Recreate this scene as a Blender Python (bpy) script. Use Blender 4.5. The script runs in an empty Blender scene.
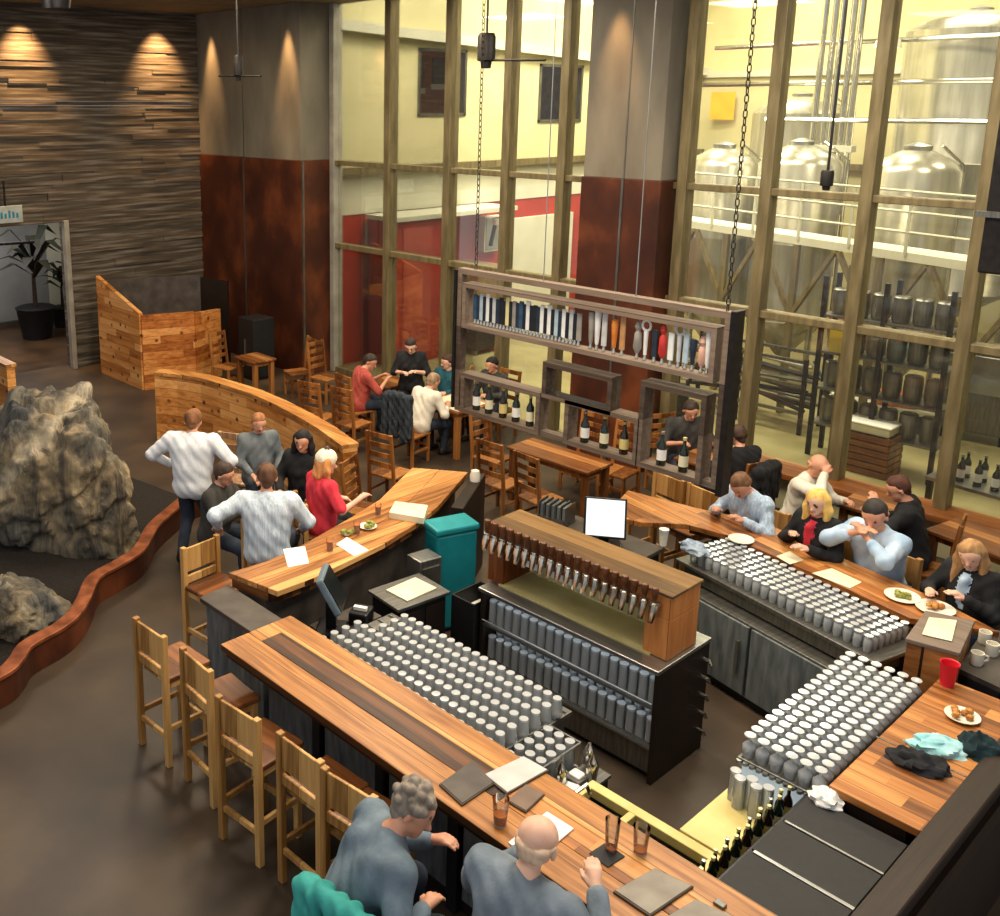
import bpy, math, random
import numpy as np
from mathutils import Vector, Matrix, noise as mnoise
random.seed(7)
C = bpy.context.scene.collection
PI = math.pi
# ------------------------------------------------------------------ camera model
FPX, PITCH, PPX, PPY, YAW, CAMH = 997.27, .230185, 343.79, 337.60, -.71163, 5.2
_c, _s = math.cos(PITCH), math.sin(PITCH)
_R = np.array([[1, 0, 0], [0, -_s, -_c], [0, _c, -_s]]) @ np.array([[-math.sin(YAW), math.cos(YAW), 0], [-math.cos(YAW), -math.sin(YAW), 0], [0, 0, 1]])
def ray(x, y): return _R.T @ np.array([(x - PPX) / FPX, (y - PPY) / FPX, 1.])
def pz(x, y, z=0.):
    d = ray(x, y); t = (z - CAMH) / d[2]; return Vector((d[0] * t, d[1] * t, z))
def pY(x, y, Y):
    d = ray(x, y); t = Y / d[1]; return Vector((d[0] * t, Y, CAMH + d[2] * t))
def pX(x, y, X):
    d = ray(x, y); t = X / d[0]; return Vector((X, d[1] * t, CAMH + d[2] * t))
cam = bpy.data.cameras.new('camera'); co = bpy.data.objects.new('camera', cam); C.objects.link(co)
co.location = (0, 0, CAMH); co.rotation_euler = (PI / 2 - PITCH, 0, PI / 2 + YAW)
co.rotation_euler.z = math.atan2(math.cos(YAW), -math.sin(YAW))
cam.sensor_width = 36; cam.sensor_fit = 'HORIZONTAL'; cam.lens = 36 * FPX / 1000
cam.shift_x = (500 - PPX) / 1000; cam.shift_y = -(458 - PPY) / 1000
cam.clip_start = .05; cam.clip_end = 200
bpy.context.scene.camera = co

# ------------------------------------------------------------------ materials
def lin(c):
    return tuple(((v / 255) / 12.92 if v / 255 <= .04045 else ((v / 255 + .055) / 1.055) ** 2.4) for v in c) + (1,)
def newmat(name):
    m = bpy.data.materials.new(name); m.use_nodes = True
    return m, m.node_tree.nodes, m.node_tree.links, m.node_tree.nodes['Principled BSDF']
def mat(name, c, rough=.6, metal=0., c2=None, scale=6., stretch=(1, 1, 1), bump=0., detail=4., emit=0., bscale=None, c3=None, spec=.4, space='Object'):
    """principled material with a noise-driven mix of two or three colours and an optional bump"""
    m, N, L, b = newmat(name)
    b.inputs['Roughness'].default_value = rough; b.inputs['Metallic'].default_value = metal
    b.inputs['Specular IOR Level'].default_value = spec
    c2 = c2 or tuple(min(255, v * 1.14 + 2) for v in c)
    tc = N.new('ShaderNodeTexCoord'); mp = N.new('ShaderNodeMapping'); L.new(tc.outputs[space], mp.inputs[0])
    mp.inputs['Scale'].default_value = stretch
    nz = N.new('ShaderNodeTexNoise'); nz.inputs['Scale'].default_value = scale; nz.inputs['Detail'].default_value = detail
    L.new(mp.outputs[0], nz.inputs['Vector'])
    r = N.new('ShaderNodeValToRGB'); L.new(nz.outputs['Fac'], r.inputs[0])
    r.color_ramp.elements[0].position = .3; r.color_ramp.elements[0].color = lin(c)
    r.color_ramp.elements[1].position = .7; r.color_ramp.elements[1].color = lin(c2)
    if c3: e = r.color_ramp.elements.new(.5); e.color = lin(c3)
    L.new(r.outputs[0], b.inputs['Base Color'])
    if bump:
        nb = nz
        if bscale:
            nb = N.new('ShaderNodeTexNoise'); nb.inputs['Scale'].default_value = bscale; nb.inputs['Detail'].default_value = 5
            L.new(mp.outputs[0], nb.inputs['Vector'])
        bp = N.new('ShaderNodeBump'); bp.inputs['Strength'].default_value = bump; bp.inputs['Distance'].default_value = .02
        L.new(nb.outputs['Fac'], bp.inputs['Height']); L.new(bp.outputs[0], b.inputs['Normal'])
    if emit:
        b.inputs['Emission Color'].default_value = lin(c2); b.inputs['Emission Strength'].default_value = emit
    return m
def wood(name, dark, mid, light, along='X', across='Y', plank=.12, rough=.42, grain=1., var=.6, length=0.):
    """planked timber: boards with their own tone, long grain and knots"""
    m, N, L, b = newmat(name); b.inputs['Roughness'].default_value = rough; b.inputs['Specular IOR Level'].default_value = .35
    tc = N.new('ShaderNodeTexCoord'); sp = N.new('ShaderNodeSeparateXYZ'); L.new(tc.outputs['Object'], sp.inputs[0])
    def mth(op, a, bv=None):
        n = N.new('ShaderNodeMath'); n.operation = op
        for i, v in ((0, a), (1, bv)):
            if v is None: continue
            if isinstance(v, (int, float)): n.inputs[i].default_value = v
            else: L.new(v, n.inputs[i])
        return n.outputs[0]
    idx = mth('FLOOR', mth('DIVIDE', sp.outputs[across], plank))
    al = sp.outputs[along]
    if length:
        w0 = N.new('ShaderNodeTexWhiteNoise'); w0.noise_dimensions = '1D'; L.new(idx, w0.inputs['W'])
        seg = mth('FLOOR', mth('ADD', mth('DIVIDE', al, length), mth('MULTIPLY', w0.outputs['Value'], 7.)))
        idx = mth('ADD', idx, mth('MULTIPLY', seg, 17.3))
    wn = N.new('ShaderNodeTexWhiteNoise'); wn.noise_dimensions = '1D'; L.new(idx, wn.inputs['W'])
    cb = N.new('ShaderNodeCombineXYZ')
    L.new(mth('ADD', mth('MULTIPLY', al, 1.6 * grain), mth('MULTIPLY', wn.outputs['Value'], 40.)), cb.inputs[0])
    L.new(mth('MULTIPLY', sp.outputs[across], 22. * grain), cb.inputs[1])
    third = [k for k in 'XYZ' if k not in (along, across)][0]
    L.new(mth('MULTIPLY', sp.outputs[third], 22. * grain), cb.inputs[2])
    nz = N.new('ShaderNodeTexNoise'); nz.inputs['Scale'].default_value = 1.; nz.inputs['Detail'].default_value = 5; nz.inputs['Distortion'].default_value = .5
    L.new(cb.outputs[0], nz.inputs['Vector'])
    fac = mth('ADD', mth('MULTIPLY', nz.outputs['Fac'], 1. - var * .6), mth('MULTIPLY', mth('SUBTRACT', wn.outputs['Value'], .5), var))
    fac = mth('ADD', fac, var * .3)
    r = N.new('ShaderNodeValToRGB'); L.new(fac, r.inputs[0]); cr = r.color_ramp
    cr.elements[0].position = .22; cr.elements[0].color = lin(dark)
    cr.elements[1].position = .78; cr.elements[1].color = lin(light)
    e = cr.elements.new(.48); e.color = lin(mid)
    # seam between boards
    fr = mth('FRACT', mth('DIVIDE', sp.outputs[across], plank))
    seam = mth('MAXIMUM', mth('LESS_THAN', fr, .018 / max(plank * 8, .1)), mth('GREATER_THAN', fr, 1 - .018 / max(plank * 8, .1)))
    mx = N.new('ShaderNodeMix'); mx.data_type = 'RGBA'; L.new(seam, mx.inputs['Factor']); L.new(r.outputs[0], mx.inputs['A'])
    mx.inputs['B'].default_value = lin(tuple(v * .45 for v in dark)); L.new(mx.outputs['Result'], b.inputs['Base Color'])
    bp = N.new('ShaderNodeBump'); bp.inputs['Strength'].default_value = .25; bp.inputs['Distance'].default_value = .01
    L.new(nz.outputs['Fac'], bp.inputs['Height']); L.new(bp.outputs[0], b.inputs['Normal'])
    return m
def glass(name, tint, clear=.6, rough=.05, refl=1.):
    """thin clear glass: see-through, with a fresnel reflection and a faint body of its own"""
    m = bpy.data.materials.new(name); m.use_nodes = True; N, L = m.node_tree.nodes, m.node_tree.links
    N.clear(); out = N.new('ShaderNodeOutputMaterial')
    tr = N.new('ShaderNodeBsdfTransparent'); tr.inputs[0].default_value = lin(tint)
    pb = N.new('ShaderNodeBsdfPrincipled'); pb.inputs['Base Color'].default_value = lin(tint); pb.inputs['Roughness'].default_value = rough + .1
    gl = N.new('ShaderNodeBsdfGlossy'); gl.inputs['Roughness'].default_value = rough
    fr = N.new('ShaderNodeFresnel'); fr.inputs[0].default_value = 1.45
    mu = N.new('ShaderNodeMath'); mu.operation = 'MULTIPLY'; mu.inputs[1].default_value = refl; L.new(fr.outputs[0], mu.inputs[0])
    a = N.new('ShaderNodeMixShader'); a.inputs[0].default_value = 1 - clear; L.new(tr.outputs[0], a.inputs[1]); L.new(pb.outputs[0], a.inputs[2])
    bm = N.new('ShaderNodeMixShader'); L.new(mu.outputs[0], bm.inputs[0]); L.new(a.outputs[0], bm.inputs[1]); L.new(gl.outputs[0], bm.inputs[2])
    L.new(bm.outputs[0], out.inputs[0]); return m

M = {}
M['oak'] = wood('golden_bar_timber', (134, 84, 40), (196, 136, 74), (232, 180, 112), 'X', 'Y', .17, .36, 1., .45)
M['oak_y'] = wood('golden_timber_crosswise', (126, 78, 36), (190, 130, 70), (228, 174, 108), 'Y', 'X', .12, .36, 1., .5)
M['oakdark'] = wood('dark_bar_timber', (44, 24, 12), (82, 48, 24), (128, 80, 42), 'X', 'Y', .1, .4)
M['oakred'] = wood('amber_counter_timber', (104, 60, 26), (168, 106, 52), (210, 150, 84), 'X', 'Y', .14, .4, 1., .42, length=.7)
M['pine'] = wood('knotty_pine_boards', (156, 92, 38), (208, 138, 68), (238, 178, 108), 'X', 'Z', .145, .45, .8, .45, length=1.1)
M['pine_y'] = wood('knotty_pine_boards_y', (128, 66, 24), (186, 112, 50), (226, 160, 92), 'Y', 'Z', .145, .45, .8, .45, length=.9)
M['tower'] = wood('tap_tower_timber', (104, 50, 20), (166, 92, 42), (206, 136, 74), 'Z', 'X', .3, .4)
M['towertop'] = wood('tap_tower_cap_timber', (74, 54, 30), (112, 84, 48), (146, 114, 70), 'X', 'Y', .5, .45)
M['stool'] = wood('stool_timber', (140, 98, 48), (194, 146, 82), (226, 184, 118), 'Z', 'X', .5, .42)
M['stool_seat'] = wood('stool_seat_timber', (78, 44, 22), (126, 76, 40), (168, 110, 64), 'X', 'Y', .21, .38)
M['chair'] = wood('chair_timber', (92, 52, 22), (146, 92, 44), (186, 128, 70), 'Z', 'X', .5, .42)
M['chairpale'] = wood('pale_chair_timber', (150, 110, 80), (196, 164, 132), (224, 200, 172), 'Z', 'X', .5, .42)
M['table'] = wood('table_timber', (100, 58, 28), (156, 100, 52), (196, 140, 80), 'X', 'Y', .16, .36)
M['frame'] = wood('weathered_frame_timber', (62, 50, 42), (92, 78, 66), (126, 110, 96), 'X', 'Z', .5, .6)
M['sill'] = wood('sill_timber', (110, 62, 28), (158, 98, 46), (196, 134, 72), 'X', 'Y', .3, .4)
M['ledge'] = wood('dark_ledge_timber', (28, 17, 10), (48, 30, 17), (70, 46, 26), 'Y', 'X', .3, .5)
M['darkpanel'] = mat('dark_brown_panel', (22, 14, 9), .55, 0, (38, 24, 14), 3, (1, 1, 1), .1)  # dark brown panels; the outer bar side has its shade in this brown
M['greypanel'] = mat('blue_grey_bar_panel', (70, 78, 82), .55, .1, (118, 124, 124), 5, (3, 3, .6), .1)
M['slate'] = mat('dark_slate_counter', (58, 52, 48), .5, 0, (86, 78, 70), 5, (1, 1, 1), .05)
M['black'] = mat('black_rubber', (14, 14, 15), .6, 0, (24, 24, 26), 20)
M['blackgloss'] = mat('black_plastic', (12, 13, 15), .3, 0, (20, 22, 25), 10)
M['steel'] = mat('brushed_steel', (150, 152, 150), .28, .9, (186, 186, 180), 3, (1, 14, 1))
M['steeldark'] = mat('dull_steel', (96, 96, 92), .4, .8, (130, 128, 120), 4, (10, 1, 1))
M['brass'] = mat('brassy_tray', (206, 196, 132), .3, .3, (228, 218, 160), 4)
M['chrome'] = mat('polished_chrome', (200, 198, 190), .14, 1., (224, 222, 214), 3)
M['rust'] = mat('rusted_steel_sheet', (48, 20, 10), .55, .15, (112, 58, 28), 1.6, (1, 1, .7), .06, 7, c3=(70, 32, 15))
M['copper'] = mat('copper_edging', (104, 54, 30), .42, .45, (176, 104, 66), 6, (1, 1, 1), .05, c3=(140, 78, 46))
M['concrete'] = mat('cast_concrete', (98, 92, 80), .75, 0, (130, 123, 106), 1.8, (1, 1, .4), .08, 6)
M['bronze'] = mat('bronze_mullion', (104, 92, 62), .45, .3, (140, 126, 90), 4, (3, 3, .5))
M['mullpale'] = mat('pale_mullion', (140, 136, 124), .5, .2, (168, 164, 150), 4)
M['iron'] = mat('dark_iron', (22, 20, 20), .5, .5, (40, 36, 34), 12)
M['white'] = mat('white_paper', (226, 224, 216), .7, 0, (242, 240, 234), 4)
M['cream'] = mat('cream_card', (214, 206, 168), .7, 0, (232, 226, 194), 4)
M['teal'] = mat('teal_cooler_plastic', (16, 112, 122), .45, 0, (28, 140, 148), 3)
M['tealcloth'] = mat('teal_cloth', (34, 128, 122), .85, 0, (64, 166, 156), 8, (1, 1, .4), .3)
M['tealpale'] = mat('pale_teal_cloth', (128, 196, 200), .85, 0, (186, 226, 228), 10, (1, 1, 1), .3)
M['rag'] = mat('black_rag', (16, 17, 19), .9, 0, (40, 42, 46), 12, (1, 1, 1), .4)
M['redplastic'] = mat('red_plastic', (206, 28, 44), .35, 0, (226, 48, 62), 4)
M['yellow'] = mat('pale_yellow_lit_ledge', (196, 178, 104), .5, 0, (226, 210, 142), 3)  # yellow light on the steel ledges put into the colour; also gold bottle labels
M['drink'] = mat('amber_beer', (196, 92, 14), .2, 0, (224, 126, 30), 5)
M['plate'] = mat('white_china', (226, 220, 198), .3, 0, (240, 236, 220), 4)
M['food'] = mat('fried_food', (150, 82, 34), .7, 0, (206, 150, 74), 30, (1, 1, 1), .4)
M['greens'] = mat('salad_greens', (92, 104, 32), .7, 0, (170, 168, 84), 30, (1, 1, 1), .4)
M['menu'] = mat('menu_board', (128, 120, 108), .7, 0, (158, 150, 136), 6)
M['menudark'] = mat('dark_menu_board', (66, 56, 46), .6, 0, (94, 82, 70), 5)
M['screen'] = mat('lit_screen', (200, 212, 218), .2, 0, (226, 234, 238), 1.5, emit=.55)
M['glass'] = glass('clear_glass', (236, 241, 243), .62, .06, 1.6)
M['drinkglass'] = glass('drink_glass', (244, 246, 244), .9, .05, 1.2)
M['glassbase'] = glass('thick_glass_base', (226, 231, 232), .38, .08, 1.6)
M['pane'] = glass('window_glass', (252, 252, 246), .985, .02, .75)
M['bottle'] = mat('brown_bottle_glass', (26, 14, 8), .12, 0, (40, 22, 12), 4, spec=.7)
M['bottlegreen'] = mat('dark_green_bottle_glass', (14, 22, 16), .12, 0, (26, 38, 28), 4, spec=.7)

def knots(m, scale, col=(74, 34, 14)):
    N, L = m.node_tree.nodes, m.node_tree.links; b = N['Principled BSDF']; src = b.inputs['Base Color'].links[0].from_socket
    tc = N.new('ShaderNodeTexCoord'); vo = N.new('ShaderNodeTexVoronoi'); vo.inputs['Scale'].default_value = scale; L.new(tc.outputs['Object'], vo.inputs['Vector'])
    r = N.new('ShaderNodeValToRGB'); r.color_ramp.elements[0].position = .09; r.color_ramp.elements[0].color = (1, 1, 1, 1); r.color_ramp.elements[1].position = .22; r.color_ramp.elements[1].color = (0, 0, 0, 1); L.new(vo.outputs['Distance'], r.inputs[0])
    mx = N.new('ShaderNodeMix'); mx.data_type = 'RGBA'; L.new(r.outputs[0], mx.inputs['Factor']); L.new(src, mx.inputs['A']); mx.inputs['B'].default_value = lin(col); L.new(mx.outputs['Result'], b.inputs['Base Color'])
knots(M['pine'], 4.5); knots(M['pine_y'], 4.5)
# ------------------------------------------------------------------ mesh helpers
class MB:
    def __init__(s): s.v, s.f, s.m, s.cur = [], [], [], 0
    def add(s, vs, fs):
        o = len(s.v); s.v += [tuple(p) for p in vs]; s.f += [tuple(i + o for i in q) for q in fs]; s.m += [s.cur] * len(fs); return s
    def box(s, x0, x1, y0, y1, z0, z1, M4=None):
        P = [(x0, y0, z0), (x1, y0, z0), (x1, y1, z0), (x0, y1, z0), (x0, y0, z1), (x1, y0, z1), (x1, y1, z1), (x0, y1, z1)]
        if M4 is not None: P = [M4 @ Vector(p) for p in P]
        return s.add(P, [(3, 2, 1, 0), (4, 5, 6, 7), (0, 1, 5, 4), (1, 2, 6, 5), (2, 3, 7, 6), (3, 0, 4, 7)])
    def bar(s, p0, p1, w, h=None, up=(0, 0, 1)):
        """square bar between two points"""
        h = h or w; p0, p1 = Vector(p0), Vector(p1); d = (p1 - p0).normalized(); u = Vector(up)
        if abs(d.dot(u)) > .98: u = Vector((0, 1, 0))
        a = d.cross(u).normalized(); b = a.cross(d); P = []
        for p in (p0, p1): P += [p - a * w / 2 - b * h / 2, p + a * w / 2 - b * h / 2, p + a * w / 2 + b * h / 2, p - a * w / 2 + b * h / 2]
        return s.add(P, [(0, 1, 2, 3), (7, 6, 5, 4), (0, 4, 5, 1), (1, 5, 6, 2), (2, 6, 7, 3), (3, 7, 4, 0)])
    def tube(s, pts, r, n=8, cap=True):
        pts = [Vector(p) for p in pts]; rs = r if isinstance(r, (list, tuple)) else [r] * len(pts); P, F = [], []; k = len(pts); last = None
        for i, p in enumerate(pts):
            d = (pts[min(i + 1, k - 1)] - pts[max(i - 1, 0)]).normalized()
            if last is None:
                u = Vector((0, 0, 1)) if abs(d.z) < .9 else Vector((0, 1, 0))
                a = d.cross(u).normalized()
            else: a = (last - d * last.dot(d)).normalized()
            last = a; b = d.cross(a)
            P += [p + (a * math.cos(2 * PI * j / n) + b * math.sin(2 * PI * j / n)) * rs[i] for j in range(n)]
        for i in range(k - 1):
            F += [(i * n + j, i * n + (j + 1) % n, (i + 1) * n + (j + 1) % n, (i + 1) * n + j) for j in range(n)]
        if cap: F += [tuple(reversed(range(n))), tuple(range((k - 1) * n, k * n))]
        return s.add(P, F)
    def lathe(s, prof, n=16, c=(0, 0, 0), cap=True):
        P, F = [], []; k = len(prof)
        for r, z in prof: P += [(c[0] + r * math.cos(2 * PI * j / n), c[1] + r * math.sin(2 * PI * j / n), c[2] + z) for j in range(n)]
        for i in range(k - 1): F += [(i * n + j, i * n + (j + 1) % n, (i + 1) * n + (j + 1) % n, (i + 1) * n + j) for j in range(n)]
        if cap: F += [tuple(reversed(range(n))), tuple(range((k - 1) * n, k * n))]
        return s.add(P, F)
    def prism(s, poly, z0, z1):
        n = len(poly); a = sum(poly[i][0] * poly[(i + 1) % n][1] - poly[(i + 1) % n][0] * poly[i][1] for i in range(n))
        if a < 0: poly = poly[::-1]
        P = [(p[0], p[1], z0) for p in poly] + [(p[0], p[1], z1) for p in poly]
        return s.add(P, [tuple(reversed(range(n))), tuple(range(n, 2 * n))] + [(i, (i + 1) % n, n + (i + 1) % n, n + i) for i in range(n)])
    def strip(s, path, w, z0, z1):
        """upright band of thickness w along a plan path"""
        L, Rr = [], []; k = len(path); path = [Vector((p[0], p[1], 0)) for p in path]
        for i, p in enumerate(path):
            d = (path[min(i + 1, k - 1)] - path[max(i - 1, 0)]).normalized(); nn = Vector((-d.y, d.x, 0)) * w / 2
            L.append(p + nn); Rr.append(p - nn)
        z0s = z0 if isinstance(z0, list) else [z0] * k; z1s = z1 if isinstance(z1, list) else [z1] * k
        P = []
        for i in range(k): P += [(L[i].x, L[i].y, z0s[i]), (Rr[i].x, Rr[i].y, z0s[i]), (Rr[i].x, Rr[i].y, z1s[i]), (L[i].x, L[i].y, z1s[i])]
        F = [(0, 1, 2, 3), tuple(4 * (k - 1) + j for j in (3, 2, 1, 0))]
        for i in range(k - 1):
            for j in range(4): F.append((4 * i + j, 4 * i + 4 + j, 4 * i + 4 + (j + 1) % 4, 4 * i + (j + 1) % 4))
        return s.add(P, F)
    def mesh(s, name, mats):
        me = bpy.data.meshes.new(name); me.from_pydata(s.v, [], s.f)
        for m in (mats if isinstance(mats, (list, tuple)) else [mats]): me.materials.append(m)
        if any(s.m): me.polygons.foreach_set('material_index', s.m)
        me.update(); return me
    def build(s, name, mats, parent=None, smooth=False, bevel=0., kind=None, loc=None):
        me = s.mesh(name, mats); o = bpy.data.objects.new(name, me); C.objects.link(o)
        if parent: o.parent = parent
        if loc is not None: o.location = loc
        if smooth:
            me.polygons.foreach_set('use_smooth', [True] * len(me.polygons))
            try: me.set_sharp_from_angle(angle=math.radians(40))
            except Exception: pass
        if bevel:
            b = o.modifiers.new('edge', 'BEVEL'); b.width = bevel; b.segments = 2; b.limit_method = 'ANGLE'
        if kind: o['kind'] = kind
        return o
def bx(*a): return MB().box(*a)
KIDS = {}
def tag(o, label, cat, group=None, kind=None):
    o['label'] = label; o['category'] = cat
    if group: o['group'] = group
    if kind: o['kind'] = kind
    return o
def thing(name, label, cat, loc=(0, 0, 0), rz=0., group=None):
    o = bpy.data.objects.new(name, None); C.objects.link(o); o.empty_display_size = .1
    o.location = loc; o.rotation_euler = (0, 0, rz); return tag(o, label, cat, group)
def kids(o): return [c for c in bpy.data.objects if c.parent == o]
def dup(root, label, loc=None, rz=None, group=None, scale=None, name=None):
    tree = KIDS.get(root.name)
    if tree is None:
        tree = KIDS[root.name] = [(k, kids(k)) for k in kids(root)]
    r = root.copy(); C.objects.link(r)
    if name: r.name = name
    if loc is not None: r.location = loc
    if rz is not None: r.rotation_euler = (0, 0, rz)
    if scale: r.scale = (scale,) * 3 if isinstance(scale, (int, float)) else scale
    r['label'] = label
    if group: r['group'] = group
    for k, sub in tree:
        c = k.copy(); C.objects.link(c); c.parent = r
        for g in sub:
            d = g.copy(); C.objects.link(d); d.parent = c
    return r
def st(name, mb, m, **k): return mb.build(name, m, kind='structure', **k)
ORD = 'first second third fourth fifth sixth seventh eighth ninth tenth eleventh twelfth thirteenth fourteenth fifteenth sixteenth seventeenth eighteenth nineteenth twentieth'.split()
def ordi(i):
    if i < 20: return ORD[i]
    return ('twenty-' if i < 29 else 'thirty-') + ORD[(i - 20) % 10] if i not in (29,) else 'thirtieth'
def rzto(dx, dy): return math.atan2(dy, dx) - PI / 2   # turn that points local +Y along (dx, dy)
# ================================================================== SETTING
WY = 12.5            # plane of the tall window wall
M['floor'] = mat('stained_concrete_floor', (46, 39, 33), .40, 0, (92, 77, 60), .8, (1, 1, 1), .05, 10, c3=(67, 56, 45))
M['floorhall'] = mat('brewery_floor', (120, 112, 76), .3, 0, (160, 152, 108), 1.1, (1, 1, 1), .03, 6)
M['floorout'] = mat('foyer_floor', (58, 42, 28), .35, 0, (104, 76, 50), 1.2)
M['yellowwall'] = mat('yellow_plaster', (202, 194, 148), .85, 0, (214, 207, 162), 1.2)
M['offwhite'] = mat('off_white_plaster', (196, 194, 172), .85, 0, (214, 212, 192), 1.2)
M['greywall'] = mat('grey_plaster', (128, 128, 126), .85, 0, (150, 150, 148), 1.5)
M['redwall'] = mat('red_painted_wall', (150, 36, 18), .5, 0, (184, 54, 28), 1.4)
M['ceil'] = mat('tan_ceiling', (122, 106, 78), .85, 0, (140, 122, 92), 2)
st('floor', bx(-18.7, 1.5, -2.5, WY, -.12, 0), M['floor'])
st('floor_brewery', bx(-15.2, 4, WY, 27, -.12, -.004), M['floorhall'])
st('floor_foyer', bx(-25, -18.7, 0, 13, -.12, -.002), M['floorout'])
st('ceiling', bx(-18.8, 1.5, -2.5, WY + .1, 7.0, 7.12), M['ceil'])
# left wall: long thin courses of rough stone-like boards, each sitting a little proud or back
rnd = random.Random(3)
stone = mat('rough_board_wall', (56, 50, 43), .8, 0, (128, 120, 108), 2.2, (1, .5, 9), .35, 7, c3=(86, 76, 62))
wl = MB(); z = 0.
while z < 7.0:
    h = min(rnd.choice((.045, .06, .08, .11, .14)), 7.0 - z); y = 8.63 if z < 2.94 else -2.5
    if z < 2.97 < z + h: h = 2.97 - z
    while y < 11.75:
        l = rnd.uniform(.8, 2.6); e = min(y + l, 11.75)
        if 11.75 - e < .25: e = 11.75
        wl.box(-18.65, -18.30 + rnd.choice((0, 0, .008, .016, -.012, .03)), y, e, z, z + h - .003); y = e
    z += h
st('wall_left', wl, stone)
st('trim_1', bx(-18.36, -18.22, 8.54, 8.64, 0, 2.99), M['mullpale'], bevel=.01)
st('wall_foyer', bx(-23.2, -23, 0, 13, 0, 4), M['greywall'])
st('trim_2', bx(-22.99, -22.9, 6, 13, 0, .12), M['slate'])
st('wall_foyer_side', bx(-22.9, -18.65, 11.4, 11.6, 0, 4), M['offwhite'])
st('trim_50', bx(-22.995, -22.95, pX(50, 300, -22.97).y, pX(70, 300, -22.97).y, 0, 3.4), M['offwhite'])
st('ceiling_foyer', bx(-23.2, -18.66, 0, 11.6, 3.5, 3.6), M['ceil'])
# corner pier: concrete above, rusted steel below
def pier(name, x0, x1, y0, y1, zt, seams):
    st(name, bx(x0, x1, y0, y1, zt, 7.0), M['concrete'], bevel=.012)
    st(name.replace('pier', 'wall_pier') + '_cladding', bx(x0 - .02, x1 + .02, y0 - .02, y1, 0, zt), M['rust'], bevel=.006)
    s = MB()
    for x in seams:
        s.box(x - .018, x + .018, y0 - .032, y0 - .018, 0, zt); s.box(x - .01, x + .01, y0 - .006, y0 + .002, zt, 7)
    return s
s1 = pier('wall_corner', -18.6, -14.85, 11.75, WY + .1, 4.16, (-16.69,))
s1.box(-14.84, -14.81, 11.75, 11.79, 0, 4.16); st('trim_3', s1, M['steeldark'])
s2 = pier('wall_middle', -8.78, -7.52, 12.15, WY + .5, 4.18, (-8.1,)); st('trim_4', s2, M['steeldark'])
# window wall
MX = [-13.22, -11.75, -10.48, -9.39]; MX2 = [-7.36, -6.18, -4.95, -3.72, -2.5, -1.25]
n = 5
def mull(x, w=.15, m='bronze'):
    global n
    st('trim_%d' % n, bx(x - w / 2, x + w / 2, WY - .1, WY + .12, 0 if x < -8 else .5, 7.0), M[m], bevel=.012); n += 1
mull(-14.74, .13, 'mullpale')
for x in MX + MX2: mull(x)
for zt, w in ((4.11, .09), (2.53, .1)):
    for a, b in ((-14.8, -8.79), (-7.5, -1.2)):
        st('trim_%d' % n, bx(a, b, WY - .07, WY + .1, zt - w / 2, zt + w / 2), M['bronze'], bevel=.01); n += 1
st('trim_%d' % n, bx(-14.8, -8.79, WY - .07, WY + .1, 0, .1), M['bronze']); n += 1
st('trim_%d' % n, bx(-7.5, -1.2, WY - .35, WY + .15, .50, .58), M['sill'], bevel=.01); n += 1
st('wall_window_base', bx(-7.5, -1.2, WY - .1, WY + .12, 0, .5), M['yellowwall'])
st('wall_right', bx(-1.2, 1.5, WY - .1, WY + .12, 0, 7.0), M['concrete'])
k = 1
for seq, z0 in (([-14.82] + MX + [-8.79], .1), ([-7.5] + MX2, .58)):
    for a, b in zip(seq[:-1], seq[1:]):
        if b - a < .3: continue
        w = MB()
        for p, q in ((z0, 2.48), (2.58, 4.065), (4.155, 7.0)): w.box(a + .05, b - .05, WY + .005, WY + .015, p, q)
        st('window_%d' % k, w, M['pane']); k += 1
# ---- brewery hall shell
hw = MB()
HZ0, HZ1 = 3.15, 9.5
def wall_x(mb, X, y0, y1, z0, z1, holes, t=.25):
    ys = sorted({y0, y1, *[h[0] for h in holes], *[h[1] for h in holes]})
    for a, b in zip(ys[:-1], ys[1:]):
        cuts = sorted((h[2], h[3]) for h in holes if h[0] <= a and h[1] >= b); z = z0
        for c, d in cuts:
            mb.box(X - t, X, a, b, z, c); z = d
        mb.box(X - t, X, a, b, z, z1)
wall_x(hw, -15, WY + .15, 26, 3.9, HZ1, [(14.93, 16.39, 4.95, 6.32), (18.87, 20.5, 4.78, 6.1)]); st('wall_brewery_left', hw, M['yellowwall'])
st('wall_brewery_band', bx(-15.25, -14.96, WY + .15, 26, 3.05, 3.9), M['offwhite'])
st('trim_40', bx(-14.96, -14.80, WY + .15, 26, 3.84, 3.98), M['bronze'])
st('trim_41', MB().bar((-14.9, WY + .15, 6.66), (-14.9, 26, 6.05), .22, .2), M['offwhite'])
st('wall_brewery_red', bx(-15.25, -14.98, WY + .15, 26, -.004, 3.05), M['redwall'])
st('wall_brewery_back', bx(-15.2, 4, 26, 26.25, 0, HZ1), M['yellowwall'])
st('trim_42', bx(-15, -9, 25.85, 26, 5.9, 6.06), M['offwhite'])
st('trim_43', bx(-15, 4, 25.8, 26, 3.6, 3.75), M['bronze'])
st('wall_brewery_right', bx(4, 4.2, WY, 26, 0, HZ1), M['yellowwall'])
st('ceiling_brewery', bx(-15.3, 4, WY + .12, 26, HZ1, HZ1 + .1), M['offwhite'])
brick = mat('red_brick_beyond', (120, 58, 34), .8, 0, (176, 98, 62), 7, (1, 1, 3))
st('wall_neighbour', bx(-19, -18.8, 13, 22, 2.5, 9), brick)
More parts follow.
